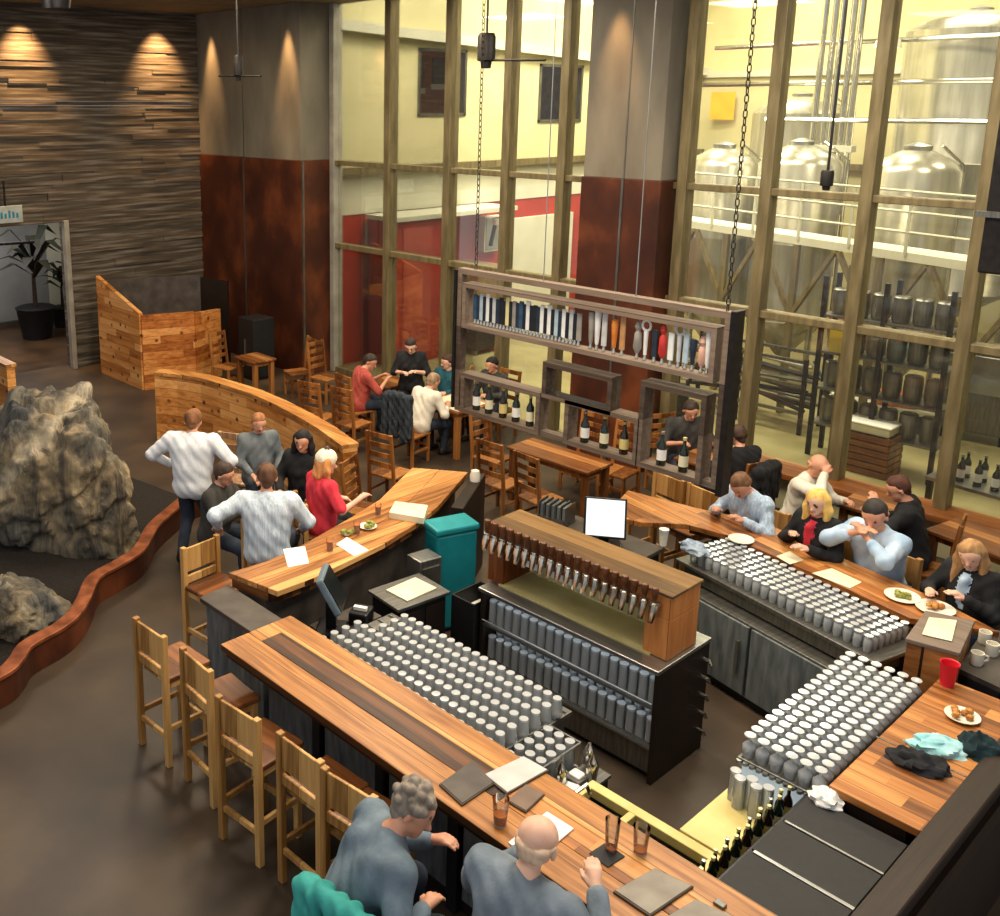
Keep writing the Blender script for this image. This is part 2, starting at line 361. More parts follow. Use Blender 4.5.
for nn_, (xa, xb, ya, yb) in ((20, (432, 444, 58, 84)), (21, (416, 423, 55, 88)), (24, (455, 464, 78, 110))):
    p0_, p1_ = pX(xa, yb, -18.79), pX(xb, ya, -18.79)
    st('window_%d' % nn_, MB().box(-18.8, -18.76, p0_.y, p1_.y, p0_.z, p1_.z), M['slate']); st('trim_%d' % (40 + nn_), MB().box(-18.8, -18.74, p0_.y - .05, p1_.y + .05, p0_.z - .14, p0_.z), M['offwhite'])
st('wall_neighbour_far', bx(-19, -18.8, 22, 29, 2.5, 9), M['slate'])
fr = lambda nm, y0, y1, z0, z1: st(nm, MB().box(-15.2, -14.97, y0, y0 + .06, z0, z1).box(-15.2, -14.97, y1 - .06, y1, z0, z1).box(-15.2, -14.97, y0, y1, z0, z0 + .06).box(-15.2, -14.97, y0, y1, z1 - .06, z1), M['steeldark'])
fr('window_22', 14.93, 16.39, 4.95, 6.32); fr('window_23', 18.87, 20.5, 4.78, 6.1)
st('door_1', bx(-14.98, -14.9, 17.9, 20.3, 0, 2.62), M['offwhite'], bevel=.01)
# ================================================================== BAR
# ---- near counter
t = thing('bar_counter', 'long golden plank counter with dark centre boards, row of timber stools along it', 'bar counter', (-3.4, 4.2, 0))
def L3(mb, name, m, parent, **k):
    """build world-coordinate geometry as a part of a thing standing at parent.location"""
    d = parent.location; mb.v = [(x - d.x, y - d.y, z - d.z) for x, y, z in mb.v]
    if parent.rotation_euler.z:
        R_ = Matrix.Rotation(-parent.rotation_euler.z, 4, 'Z'); mb.v = [tuple(R_ @ Vector(p)) for p in mb.v]
    return mb.build(name, m, parent, **k)
L3(bx(-5.95, -.9, 3.86, 4.13, 1.045, 1.10), 'outer_board', M['oak'], t, bevel=.008)
L3(bx(-5.95, -.9, 4.33, 4.55, 1.045, 1.10), 'inner_board', M['oak'], t, bevel=.008)
L3(bx(-5.78, -3.35, 4.132, 4.328, 1.045, 1.099), 'dark_centre_board', M['oakdark'], t, bevel=.004)
L3(MB().box(-5.95, -5.782, 4.132, 4.328, 1.045, 1.099), 'end_board', M['oak'], t, bevel=.004)
L3(MB().box(-3.348, -.9, 4.132, 4.328, 1.045, 1.099), 'centre_board', M['oakred'], t, bevel=.004)
L3(bx(-5.93, -.92, 3.90, 4.52, .985, 1.045), 'apron', M['oakdark'], t)
L3(bx(-5.80, -.95, 4.22, 4.52, 0, .985), 'carcass', M['darkpanel'], t)
for i in range(7):
    x = -5.78 + i * .70
    L3(bx(x, x + .56, 4.19, 4.22, .12, .96), 'front_panel', M['greypanel'], t, bevel=.006)
    L3(bx(x + .585, x + .675, 4.16, 4.22, 0, .985), 'support_post', M['black'], t, bevel=.006)
# ---- low dark corner counter joining the two wooden arms
t = thing('corner_counter', 'lower dark slate counter joining the two wooden bar arms, grey metal side', 'counter', (-6.4, 4.55, 0))
L3(MB().prism([(-6.86, 4.25), (-5.97, 4.25), (-5.97, 4.57), (-6.9, 4.58)], .955, 1.0), 'worktop', M['slate'], t, bevel=.006)
L3(MB().prism([(-6.82, 4.29), (-5.99, 4.29), (-5.99, 4.55), (-6.86, 4.55)], 0, .955), 'side_panel', M['greypanel'], t)
# ---- curved left counter
inn = [(-6.35, 4.72), (-6.34, 5.1), (-6.38, 5.46), (-6.45, 6.06), (-6.58, 6.64), (-6.74, 7.1), (-7.22, 8.1)]
out = [(-6.92, 4.60), (-6.88, 5.0), (-6.92, 5.36), (-7.0, 5.72), (-7.13, 6.25), (-7.28, 6.78), (-7.74, 7.72)]
t = thing('curved_bar_counter', 'bowed plank counter with menus and beers beside the teal cooler', 'bar counter', (-6.7, 6.2, 0))
def ring(a, b, off):
    A = [Vector((p[0], p[1], 0)) for p in a]; B = [Vector((p[0], p[1], 0)) for p in b]
    return [tuple((p + (q - p).normalized() * off).xy) for p, q in zip(A, B)], [tuple((q + (p - q).normalized() * off).xy) for p, q in zip(A, B)]
mids = [((a[0] + b[0]) / 2, (a[1] + b[1]) / 2) for a, b in zip(inn, out)]
L3(MB().prism(inn + mids[::-1], 1.045, 1.10), 'inner_board', M['oak_y'], t, bevel=.006)
L3(MB().prism([(p[0] - .004, p[1]) for p in mids] + out[::-1], 1.045, 1.10), 'outer_board', M['oak_y'], t, bevel=.006)
i2, o2 = ring(inn, out, .04); L3(MB().prism(i2 + o2[::-1], .97, 1.045), 'apron', M['oakdark'], t)
i2, o2 = ring(inn, out, .14); L3(MB().prism(i2 + o2[::-1], 0, .97), 'carcass', M['slate'], t)
ep = MB().prism([(-7.12, 8.12), (-6.62, 7.18), (-6.50, 7.24), (-7.02, 8.18)], 0, 1.12)
L3(ep, 'end_panel', M['darkpanel'], t, bevel=.01)
L3(MB().lathe([(.055, 0), (.06, .06), (.045, .12), (0.01, .13)], 14, (-6.95, 7.92, 1.12)), 'post_cap', M['plate'], t, smooth=True)
# ---- objects behind the curved arm
t = thing('cooler_cabinet', 'tall teal plastic cooler cabinet against the inner end of the bowed counter', 'cooler', (-6.34, 6.90, 0), -.3)
bx(-.14, .14, -.24, .22, .03, 1.06).build('body', M['teal'], t, bevel=.03)
bx(-.155, .155, -.255, .235, 1.06, 1.13).build('lid', mat('teal_cooler_lid', (26, 124, 130), .35), t, bevel=.02)
bx(-.12, .12, -.2, .2, 0, .03).build('plinth', M['black'], t)
t = thing('dispenser_box', 'grey metal box beside the teal cooler under the bowed counter', 'box', (-6.26, 6.44, 0), -.15)
bx(-.12, .10, -.13, .13, 0, .93).build('body', M['steel'], t, bevel=.01); bx(.10, .115, -.1, .1, .1, .85).build('door', M['steeldark'], t)
t = thing('side_cabinet', 'low dark cabinet with a pale top between bowed counter and glass drainer', 'cabinet', (-5.98, 5.98, 0), -.1)
bx(-.2, .2, -.3, .25, 0, .8).build('body', M['black'], t, bevel=.008); bx(-.23, .23, -.33, .28, .8, .83).build('worktop', M['steeldark'], t, bevel=.004)
for y in (-.27, 0.): bx(.2, .215, y, y + .22, .12, .74).build('door', M['darkpanel'], t)
tag(bx(-.14, .14, -.19, .19, 0, .012).build('tray', M['cream'], loc=(-5.98, 5.98, .831)), 'flat cream tray lying on the low dark cabinet', 'tray')
t = thing('small_shelf', 'dark open shelf full of supplies under the left bowed counter', 'shelf', (-6.1, 5.45, 0))
bx(-.12, .14, -.45, .1, 0, .04).build('base', M['black'], t); bx(-.14, .16, -.47, .12, .70, .73).build('worktop', M['slate'], t)
for y in (-.45, .07): bx(-.12, .14, y, y + .03, .04, .70).build('side_panel', M['black'], t)
bx(-.12, .14, -.42, .07, .36, .38).build('shelf_board', M['black'], t)
# ---- drainer with upturned pint glasses behind the near counter
t = thing('glass_drainer', 'steel drainer counter carrying rows of upturned pint glasses behind the near bar', 'drainer', (-4.7, 5.0, 0))
L3(bx(-5.86, -3.90, 4.60, 5.62, .74, .78), 'worktop', M['steeldark'], t, bevel=.006)
L3(bx(-5.84, -3.92, 4.60, 5.56, .08, .74), 'carcass', M['steeldark'], t)
L3(bx(-5.8, -3.95, 4.62, 5.5, 0, .08), 'plinth', M['black'], t)
rb = MB()
for k in range(8): rb.tube([(-5.84, 4.66 + k * .128, .79), (-3.91, 4.66 + k * .128, .79)], .006, 6)
L3(rb, 'wire_grid', M['steel'], t)
def lathe_obj(name, prof, mats, n=16, split=None, **k):
    mb = MB()
    if split:
        mb.lathe(prof[:split + 1], n, cap=False); mb.cur = 1; mb.lathe(prof[split:], n, cap=True)
    else: mb.lathe(prof, n)
    return mb.build(name, mats, smooth=True, **k)
GL = [M['glass'], M['glassbase']]
pint = lathe_obj('pint_glass', [(.043, 0), (.0425, .04), (.037, .10), (.034, .128), (.0335, .142), (.001, .1425)], GL, 14, 3)
tulip = lathe_obj('tulip_glass', [(.029, 0), (.0355, .04), (.0365, .07), (.03, .11), (.016, .125), (.032, .13), (.032, .137), (.001, .1375)], GL, 12, 4)
goblet = lathe_obj('goblet', [(.036, 0), (.046, .05), (.042, .085), (.01, .115), (.007, .14), (.037, .15), (.037, .156), (.001, .1565)], GL, 14, 3)
tumbler = lathe_obj('tumbler', [(.041, 0), (.039, .08), (.036, .20), (.036, .215), (.001, .2155)], GL, 12, 2)
USED = set()
def put(proto, label, loc, rz=0., group=None, cat=None):
    if proto.name in USED: o = proto.copy(); C.objects.link(o)
    else: o = proto; USED.add(proto.name)
    o.location = loc; o.rotation_euler = (0, 0, rz); tag(o, label, cat or o.get('category') or proto.name.split('.')[0].replace('_', ' '), group); return o
rj = random.Random(5)
for i in range(21):
    for j in range(7):
        if i < 2 and j > 3: continue
        put(pint, 'upturned pint glass, %s from the till end, %s row from near bar' % (ordi(i), ordi(j)),
            (-5.72 + i * .0895 + rj.uniform(-.0015, .0015), 4.70 + j * .128 + rj.uniform(-.004, .004), .798), rj.uniform(0, 6), 'pint glasses on the drainer', 'glass')
# crate of stacked glasses at the drainer's end
t = thing('glass_crate', 'wire crate of stacked glasses at the sink end of the drainer', 'crate', (-3.725, 5.0, 0))
cr = MB()
for z in (.42, .62, .82):
    for a, b in (((-.16, -.34), (.13, -.34)), ((.13, -.34), (.13, .3)), ((.13, .3), (-.16, .3)), ((-.16, .3), (-.16, -.34))): cr.bar((*a, z), (*b, z), .012)
for x in (-.16, -.015, .13):
    for y in (-.34, -.13, .09, .3): cr.bar((x, y, .4), (x, y, .83), .008)
cr.build('wire_frame', M['steel'], t); bx(-.16, .13, -.34, .3, .0, .41).build('stand', M['steeldark'], t)
k = 0
for lv in (.412, .622):
    for i in range(3):
        for j in range(6):
            put(tumbler, 'tall glass in wire crate, %s tier, %s across, %s along' % (('lower', 'upper')[lv > .5], ordi(i), ordi(j)), (-3.725 - .11 + i * .095, 5.0 - .29 + j * .107, lv), 0, 'glasses in the wire crate', 'glass')
# ---- sink run and low ledges in the near right corner
t = thing('sink_counter', 'steel sink counter with dark wells behind the near bar', 'sink', (-3.0, 4.88, 0))
sk = MB()
sk.box(-3.36, -2.42, 4.58, 4.66, .68, .75).box(-3.36, -2.42, 5.04, 5.12, .68, .75)
for x in (-3.36, -3.02, -2.47): sk.box(x, x + .05, 4.66, 5.04, .68, .75)
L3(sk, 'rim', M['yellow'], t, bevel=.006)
L3(bx(-3.34, -2.43, 4.60, 5.11, .0, .52), 'basin', M['black'], t)
L3(MB().box(-3.36, -2.43, 5.11, 5.125, .0, .68), 'front_panel', M['steeldark'], t)
tp = MB().tube([(-3.18, 4.62, .75), (-3.18, 4.62, .93), (-3.18, 4.67, .98), (-3.18, 4.78, .98), (-3.18, 4.82, .9)], .014, 8)
L3(tp, 'faucet', M['chrome'], t, smooth=True)
t = thing('speed_ledge', 'pale yellow-lit low ledge carrying a row of beer bottles beside the black mats', 'ledge', (-2.6, 5.4, 0))
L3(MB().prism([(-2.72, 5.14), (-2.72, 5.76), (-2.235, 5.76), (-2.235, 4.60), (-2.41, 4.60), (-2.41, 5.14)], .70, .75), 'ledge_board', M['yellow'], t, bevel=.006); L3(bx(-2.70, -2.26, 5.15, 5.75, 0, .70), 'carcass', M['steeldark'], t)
# cocktail kit beside the sink
shk = lathe_obj('shaker', [(.034, 0), (.044, .1), (.046, .13), (.03, .16), (.018, .185), (.012, .2)], M['chrome'], 14)
t = thing('shaker_stand', 'small dark stand of cocktail shakers and towels between glass crate and sink', 'stand', (-3.47, 5.0, 0))
bx(-.10, .10, -.36, .36, .64, .66).build('top_board', M['steeldark'], t); bx(-.09, .09, -.34, .34, 0, .64).build('body', M['black'], t)
for i, (x, y, w) in enumerate(((-3.52, 5.30, 'farthest from the near bar'), (-3.42, 5.20, 'second from the aisle'), (-3.52, 4.98, 'beside the crate, in the middle'), (-3.42, 4.80, 'closest to the near bar'))):
    put(shk, 'steel cocktail shaker on the small dark stand, ' + w, (x, y, .66), 0, 'shakers by the sink', 'shaker')
for i, (x, y) in enumerate(((-3.50, 5.14), (-3.44, 5.0), (-3.50, 4.82))):
    c = thing('bar_towel', 'folded white bar towel on the small dark stand, ' + ('nearest the aisle', 'middle one', 'nearest the near bar')[i], 'towel', (x, y, .66), .3 * i)
    bx(-.05, .05, -.045, .045, 0, .03).build('lower_fold', M['white'], c, bevel=.012); bx(-.045, .05, -.045, .04, .03, .055).build('upper_fold', M['white'], c, bevel=.012)
# ---- tap stand
t = thing('tap_stand', 'steel back bar stand with open glass shelves below the timber tap tower', 'tap stand', (-4.48, 6.62, 0))
L3(MB().box(-5.40, -3.58, 6.24, 7.02, .965, 1.0), 'worktop', M['steel'], t, bevel=.006)
L3(bx(-5.30, -3.76, 6.40, 6.80, 1.0, 1.012), 'drip_tray', M['brass'], t)
L3(bx(-3.62, -3.585, 6.26, 7.0, 0, .965), 'end_panel', M['darkpanel'], t)
L3(bx(-5.38, -5.345, 6.26, 7.0, 0, .965), 'end_panel', M['darkpanel'], t)
L3(bx(-5.345, -3.62, 6.72, 7.0, .30, .965), 'back_panel', M['offwhite'], t)
L3(bx(-5.345, -3.62, 6.26, 6.72, .645, .665), 'glass_shelf', M['steel'], t); L3(bx(-5.345, -3.62, 6.26, 6.72, .295, .315), 'glass_shelf', M['steel'], t)
L3(bx(-5.345, -3.62, 6.30, 7.0, .06, .295), 'plinth', M['steeldark'], t, bevel=.005); L3(bx(-5.345, -3.62, 6.34, 6.98, 0, .06), 'toe_board', M['black'], t)
L3(bx(-5.30, -3.66, 6.30, 6.33, .945, .963), 'added_glow_strip', mat('added_shelf_glow', (220, 232, 240), .5, 0, (232, 240, 246), emit=3.), t)  # glowing strips added to brighten the tumblers on the shelves
L3(bx(-5.30, -3.66, 6.30, 6.33, .628, .644), 'added_glow_strip', bpy.data.materials['added_shelf_glow'], t)
for z in (.70, .36): L3(MB().tube([(-5.345, 6.255, z), (-3.62, 6.255, z)], .008, 6), 'guard_rail', M['chrome'], t)
for z in (.2, .36, .52, .68, .84):
    kb = MB().tube([(-3.585, 6.93, z), (-3.54, 6.93, z), (-3.52, 6.93, z - .03)], [.02, .018, .012], 8)
    L3(kb, 'coat_hook', M['chrome'], t, smooth=True)
t = thing('tap_tower', 'timber arch of beer taps standing on the steel back bar stand', 'tap tower', (-4.53, 6.62, 1.0))
L3(bx(-5.45, -3.62, 6.42, 6.84, 1.34, 1.53), 'beam', M['tower'], t, bevel=.006)
L3(bx(-5.46, -3.61, 6.41, 6.86, 1.53, 1.555), 'cap_board', M['towertop'], t, bevel=.006)
L3(bx(-5.45, -5.27, 6.42, 6.84, 1.002, 1.34), 'upright', M['tower'], t, bevel=.006)
L3(bx(-3.84, -3.62, 6.42, 6.84, 1.002, 1.34), 'upright', M['tower'], t, bevel=.006)
L3(bx(-5.26, -3.85, 6.80, 6.82, 1.014, 1.33), 'backsplash', M['brass'], t)
for a, b in ((-5.08, -4.86), (-4.80, -4.45)): L3(bx(a, b, 6.440, 6.446, 1.27, 1.338), 'placard', M['white'], t)
for i in range(20):
    x = -5.40 + i * .0885
    f = MB().tube([(x, 6.42, 1.45), (x, 6.33, 1.45)], .024, 8).tube([(x, 6.345, 1.49), (x, 6.325, 1.42), (x, 6.30, 1.335)], [.034, .032, .020], 8).lathe([(.033, 0), (.033, .016)], 10, (x, 6.338, 1.475))
    fo = L3(f, 'faucet', M['chrome'], t, smooth=True)
    MB().lathe([(.015, 0), (.021, .04), (.032, .10), (.026, .125), (.006, .135)], 10, (x + 4.53, 6.338 - 6.62, .49)).build('faucet_handle', M['stool_seat'], fo, smooth=True)
for lv, nm in ((.667, 'upper'), (.317, 'lower')):
    for i in range(19):
        for j in range(3):
            put(tumbler, 'clear tumbler on %s tap-stand shelf, %s from bin end, %s row in' % (nm, ordi(i), ordi(j)), (-5.29 + i * .0905, 6.33 + j * .105, lv), 0, 'tumblers under the tap stand', 'glass')
t = thing('waste_bin', 'open black plastic bin beside the tap stand', 'bin', (-5.56, 6.42, 0))
wb = MB(); o_ = .14; i_ = .125
for a in ((-o_, o_, -.2, -.185), (-o_, o_, .185, .2), (-o_, -i_, -.185, .185), (i_, o_, -.185, .185)): wb.box(*a, .02, .82)
wb.build('body', M['black'], t, bevel=.004); bx(-.125, .125, -.185, .185, 0, .03).build('base', M['blackgloss'], t)
bx(-.12, .12, -.18, .18, .60, .66).build('bag_of_waste', M['white'], t, bevel=.02)
# ---- far right counter, turned a little from the tap stand
fa, fb = pz(690, 549, 1.1), pz(880, 645, 1.1); O = Vector((fa.x, fa.y, 0)); ang = math.atan2(fb.y - fa.y, fb.x - fa.x); U = Vector((math.cos(ang), math.sin(ang), 0)); Vv = Vector((-math.sin(ang), math.cos(ang), 0))
def q(u, v, z=0): p = O + U * u + Vv * v; return Vector((p.x, p.y, z))
t = thing('far_bar_counter', 'plank counter facing the windows where diners sit in a row, glasses along its inner ledge', 'bar counter', O, ang)
NE = [pz(x, y, 1.1) for x, y in ((606, 514), (640, 522), (686, 524), (727, 535), (820, 576), (910, 618))]
FE = [pz(x, y, 1.1) for x, y in ((628, 490), (650, 496), (706, 510), (760, 520), (850, 561), (936, 598), (1000, 632))]
L3(MB().prism([tuple(p.xy) for p in NE] + [tuple(p.xy) for p in FE][::-1], 1.045, 1.10), 'top_board', M['oakred'], t, bevel=.006)
bx(-.12, 1.96, -.05, .56, .93, .965).build('glass_ledge', M['steeldark'], t, bevel=.006)
i2, o2 = ring(NE[2:], FE[2:], .1); L3(MB().prism(i2 + o2[::-1], .97, 1.045), 'apron', M['oakdark'], t)
bx(-.2, 1.9, .36, .48, 0, .93).build('carcass', M['darkpanel'], t)
bx(-.05, 1.9, .0, .35, .80, .93).build('ledge_apron', M['steeldark'], t)
for i in range(21):
    for j in range(7):
        p = q(.01 + i * .090 + rj.uniform(-.001, .001), .05 + j * .0895 * .84 + rj.uniform(0, .0), .966)
        put(tulip, 'upturned tulip glass, %s from till screen end, %s row from the aisle' % (ordi(i), ordi(j)), p, 0, 'tulip glasses on the far ledge', 'glass')
t = thing('undercounter_fridge', 'blue-grey undercounter fridge with two doors below the far glass ledge', 'fridge', (-3.5, 8.05, 0), ang)
bx(-.85, .68, -.25, .2, .08, .78).build('body', M['steeldark'], t, bevel=.006)
for x in (-.83, -.07):
    d = bx(x, x + .73, -.275, -.25, .10, .76).build('door', M['greypanel'], t, bevel=.006); bx(x + .63, x + .66, -.30, -.275, .3, .6).build('handle', M['steel'], d)
bx(-.8, .65, -.22, .2, 0, .08).build('plinth', M['black'], t)
# screen on the far counter
p = pz(612, 535, 1.1)
t = thing('touch_screen', 'bright white till screen on the far counter behind the tap tower', 'screen', (-5.05, 7.62, 1.098), rzto(.60, -.80) )
bx(-.16, .16, -.12, .12, 0, .04).build('base', M['blackgloss'], t, bevel=.01)
MB().bar((0, -.02, .04), (0, 0, .22), .09, .05).build('stand', M['blackgloss'], t)
R1 = Matrix.Translation((0, .03, .30)) @ Matrix.Rotation(.42, 4, 'X')
h = bx(-.195, .195, -.025, .02, -.19, .19, R1).build('housing', M['blackgloss'], t, bevel=.01)
bx(-.175, .175, .02, .024, -.17, .17, R1).build('display', M['screen'], t)
t = thing('till_shelf', 'dark shelf joining the far counter, carrying the till screen and menu rack', 'shelf', (-5.4, 7.75, 0))
bx(-.55, .75, -.3, .28, 1.06, 1.098).build('worktop', M['slate'], t, bevel=.006); bx(-.5, .7, -.2, .28, 0, 1.06).build('carcass', M['black'], t)
t = thing('menu_rack', 'grey wire rack of menus beside the till screen', 'rack', (-5.72, 7.78, 1.098), .2)
mb = MB()
for i in range(6): mb.box(-.16 + i * .06, -.15 + i * .06, -.1, .1, 0, .2)
mb.box(-.17, .16, -.1, -.09, 0, .05).box(-.17, .16, -.1, .1, 0, .01); mb.build('wire_frame', M['steeldark'], t)
for i in range(5): bx(-.14 + i * .06, -.11 + i * .06, -.09, .09, .012, .18).build('menu', M['greypanel'], t)
# left till
t = thing('till_terminal', 'grey-backed till terminal beside the bowed counter, screen turned away', 'till', (-6.02, 5.05, .73), rzto(.75, .65))
bx(-.14, .14, -.13, .13, 0, .05).build('base', M['blackgloss'], t, bevel=.01); MB().bar((0, 0, .05), (0, 0, .3), .07, .09).build('stand', M['blackgloss'], t)
R1 = Matrix.Translation((0, .02, .40)) @ Matrix.Rotation(.5, 4, 'X')
bx(-.17, .17, -.05, .02, -.17, .19, R1).build('housing', mat('blue_grey_plastic', (92, 108, 118), .4), t, bevel=.02); bx(-.155, .155, .02, .026, -.15, .17, R1).build('display', M['blackgloss'], t)
t = thing('card_printer', 'small black printer on the shelf next to the till terminal', 'printer', (-5.98, 5.36, .73), .5)
bx(-.09, .09, -.1, .1, 0, .13).build('body', M['blackgloss'], t, bevel=.02); bx(-.06, .06, -.04, .0, .13, .16).build('paper_roll', M['white'], t)
# ---- right arm
t = thing('right_bar_counter', 'plank counter on the right arm carrying towels, next to the goblets', 'bar counter', (-1.85, 6.6, 0))
L3(bx(-2.11, -1.57, 5.78, 7.62, 1.045, 1.10), 'top_board', M['oakred'], t, bevel=.008); L3(bx(-2.07, -1.66, 5.8, 7.58, 0, 1.045), 'carcass', M['darkpanel'], t)
L3(bx(-2.12, -1.58, 6.50, 6.515, 1.1, 1.103), 'joint_strip', M['steeldark'], t)
t = thing('goblet_counter', 'steel counter packed with upturned goblets, pale lit end panel', 'counter', (-2.48, 6.85, 0))
L3(bx(-2.70, -2.14, 5.78, 7.42, .945, .98), 'worktop', M['steeldark'], t, bevel=.006); L3(bx(-2.68, -2.16, 5.82, 7.40, 0, .945), 'carcass', M['black'], t)
L3(bx(-2.67, -2.22, 5.80, 5.82, .12, .93), 'end_panel', mat('end_panel_glow', (170, 192, 206), .3, 0, (206, 220, 228), 5, emit=.35), t)  # emission added so the pale end panel looks lit
rl = MB()
for k in range(12): rl.lathe([(.018, 0), (.018, .02)], 8, (-2.68 + k * .045, 5.77, .95))
L3(rl, 'edge_studs', M['steel'], t)
for i in range(17):
    for j in range(6):
        put(goblet, 'upturned goblet, %s row from the pale lit panel, %s from the aisle' % (ordi(i), ordi(j)), (-2.655 + j * .0935 + rj.uniform(-.0005, .0005), 5.84 + i * .0955 + rj.uniform(-.0012, .0012), .981), 0, 'goblets on the steel counter', 'glass')
t = thing('mat_counter', 'black counter with rubber mats and thin steel seams at the near right corner', 'counter', (-1.95, 5.2, 0))
L3(bx(-2.22, -1.57, 4.58, 5.74, .96, 1.0), 'worktop', M['blackgloss'], t, bevel=.006); L3(bx(-2.20, -1.6, 4.60, 5.72, 0, .96), 'carcass', M['black'], t)
for a, b in ((4.62, 4.98), (5.01, 5.36), (5.39, 5.72)): L3(bx(-2.20, -1.62, a, b, 1.0, 1.012), 'rubber_mat', M['black'], t, bevel=.004)
for y, w in ((4.995, .012), (5.375, .008)): L3(bx(-2.18, -1.62, y - w, y + w, 1.0, 1.016), 'steel_seam', M['steel'], t)
t = thing('outer_ledge', 'dark timber ledge and panelling along the outer side of the right bar arm', 'ledge', (-1.3, 5.8, 0))
L3(bx(-1.565, -1.40, 4.58, 8.6, 1.10, 1.15), 'ledge_board', M['ledge'], t, bevel=.01); L3(bx(-1.54, -1.42, 4.6, 8.6, 0, 1.10), 'outer_panel', M['darkpanel'], t)
L3(bx(-1.42, -1.39, 4.6, 8.6, .86, 1.0), 'band_board', M['ledge'], t)
# ================================================================== FURNITURE AND DECOR
def stool_parts(t):
    sm, lm = M['stool_seat'], M['stool']
    bx(-.215, .215, -.19, .22, .735, .78).build('seat', sm, t, bevel=.012)
    bx(-.20, .20, -.16, .19, .68, .735).build('seat_apron', lm, t, bevel=.004)
    for s in (-1, 1):
        bx(s * .2 - .025, s * .2 + .025, -.235, -.185, 0, 1.16).build('leg', lm, t, bevel=.006)
        bx(s * .185 - .024, s * .185 + .024, .15, .2, 0, .735).build('leg', lm, t, bevel=.006)
        bx(s * .19 - .014, s * .19 + .014, -.19, .16, .30, .345).build('stretcher', lm, t, bevel=.004)
    bx(-.175, .175, .16, .19, .22, .27).build('stretcher', lm, t, bevel=.004); bx(-.175, .175, -.225, -.195, .24, .285).build('stretcher', lm, t, bevel=.004)
    bx(-.176, .176, -.222, -.198, .90, 1.14).build('back_panel', lm, t, bevel=.006)
    bx(-.176, .176, -.225, -.195, .785, .86).build('back_rail', lm, t, bevel=.005)
SG = 'timber bar stools'
STOOL = thing('bar_stool', 'empty timber bar stool at the near counter, closest to the corner counter', 'bar stool', (-6.46, 3.735, 0), .04, SG); stool_parts(STOOL)
def stool(label, x, y, rz): return dup(STOOL, label, (x, y, 0), rz, SG)
stool('empty timber bar stool at the near counter, second from the corner counter', -5.80, 3.76, -.05)
stool('empty timber bar stool at the near counter, seat pulled farthest out, third along', -5.12, 3.64, .10)
stool('empty timber bar stool at the near counter, fourth from the corner counter', -4.49, 3.70, .03)
stool('empty timber bar stool right beside the grey-haired man', -4.04, 3.71, .12)
ST_GREY = stool('timber bar stool carrying the grey-haired man and a teal jacket', -3.42, 3.04, .1)
ST_BALD = stool('timber bar stool under the bald man in grey at the near counter', -2.62, 3.32, 0)
stool('empty timber bar stool at the bowed counter, nearest the corner counter', -7.33, 4.72, -PI / 2 + .1)
ST_WHITE = stool('timber bar stool under the man in the pale blue-white shirt', -7.45, 5.48, -PI / 2 - .1)
stool('timber bar stool under the woman in the white knit cap', -7.68, 6.28, -.4)
stool('empty timber bar stool behind the far counter, nearest the till screen', -5.62, 9.42, PI - .2)
stool('empty timber bar stool behind the far counter, between till screen and checked shirt', -5.16, 9.36, PI - .2)
# ladder-back chairs
def chair_parts(t):
    m = M['chair']
    bx(-.21, .21, -.2, .22, .42, .455).build('seat', m, t, bevel=.01)
    for s in (-1, 1):
        MB().bar((s * .195, -.2, 0), (s * .195, -.2, .45), .042).bar((s * .195, -.2, .43), (s * .19, -.27, 1.06), .04).build('leg', m, t, bevel=.005)
        bx(s * .185 - .02, s * .185 + .02, .17, .21, 0, .42).build('leg', m, t, bevel=.005)
        bx(s * .19 - .011, s * .19 + .011, -.18, .17, .2, .235).build('stretcher', m, t)
    bx(-.17, .17, .18, .2, .24, .275).build('stretcher', m, t)
    for k in range(4):
        z = .58 + k * .135; y = -.2 - .07 * (z - .43) / .63
        bx(-.178, .178, y - .009, y + .009, z, z + .07).build('back_slat', m, t, bevel=.004)
CG = 'ladder-back dining chairs'
CH = thing('dining_chair', 'ladder-back chair against the corner pier, back to the rusted steel', 'chair', (-13.85, 10.85, 0), PI - .3, CG); chair_parts(CH)
def chair(label, x, y, rz, m=None): return dup(CH, label, (x, y, 0), rz, CG)
chair('ladder-back chair at the small table, its back towards the pine host stand', -15.02, 10.1, -PI / 2 + .2)
chair('ladder-back chair between the corner pier and the first window upright', -13.25, 11.0, -PI / 2 + .1)
chair('ladder-back chair under the diner in the red shirt', -11.42, 10.12, -.1)
chair('empty ladder-back chair in front of the red-shirted diner, near the curved wall', -11.55, 9.45, .25)
chair('empty ladder-back chair beside the red-shirted diner, seen from behind', -10.95, 9.62, .15)
CH_JKT = chair('ladder-back chair with a dark jacket hung over its back', -10.02, 9.95, .12)
chair('ladder-back chair under the diner in teal', -10.62, 11.5, 2.2)
chair('ladder-back chair under the diner in the dark cap', -9.95, 11.85, PI)
chair('large ladder-back chair seen from behind beside the curved wall end', -9.05, 8.62, .2)
chair('ladder-back chair low beside the woman in the white cap, near the curved wall end', -8.30, 7.55, -1.2)
chair('ladder-back chair at the end of the middle table, nearest the aisle', -8.55, 10.1, -PI / 2)
chair('ladder-back chair on the near side of the middle table, at its aisle end', -7.85, 9.45, 0.05)
chair('ladder-back chair on the near side of the middle table, towards the windows end', -7.2, 9.42, -.1)
chair('ladder-back chair on the far side of the middle table by the middle pier', -7.7, 10.95, PI)
chair('second ladder-back chair on the far side of the middle table', -7.1, 10.95, PI + .1)
chair('ladder-back chair under the man in the dark shirt by the window', -6.85, 11.75, -PI / 2 - .5)
chair('ladder-back chair under the man in the black jacket by the window', -5.5, 11.15, PI / 2 - .3)
chair('ladder-back chair with a black coat under the bald man by the window', -4.86, 10.93, -PI / 2)
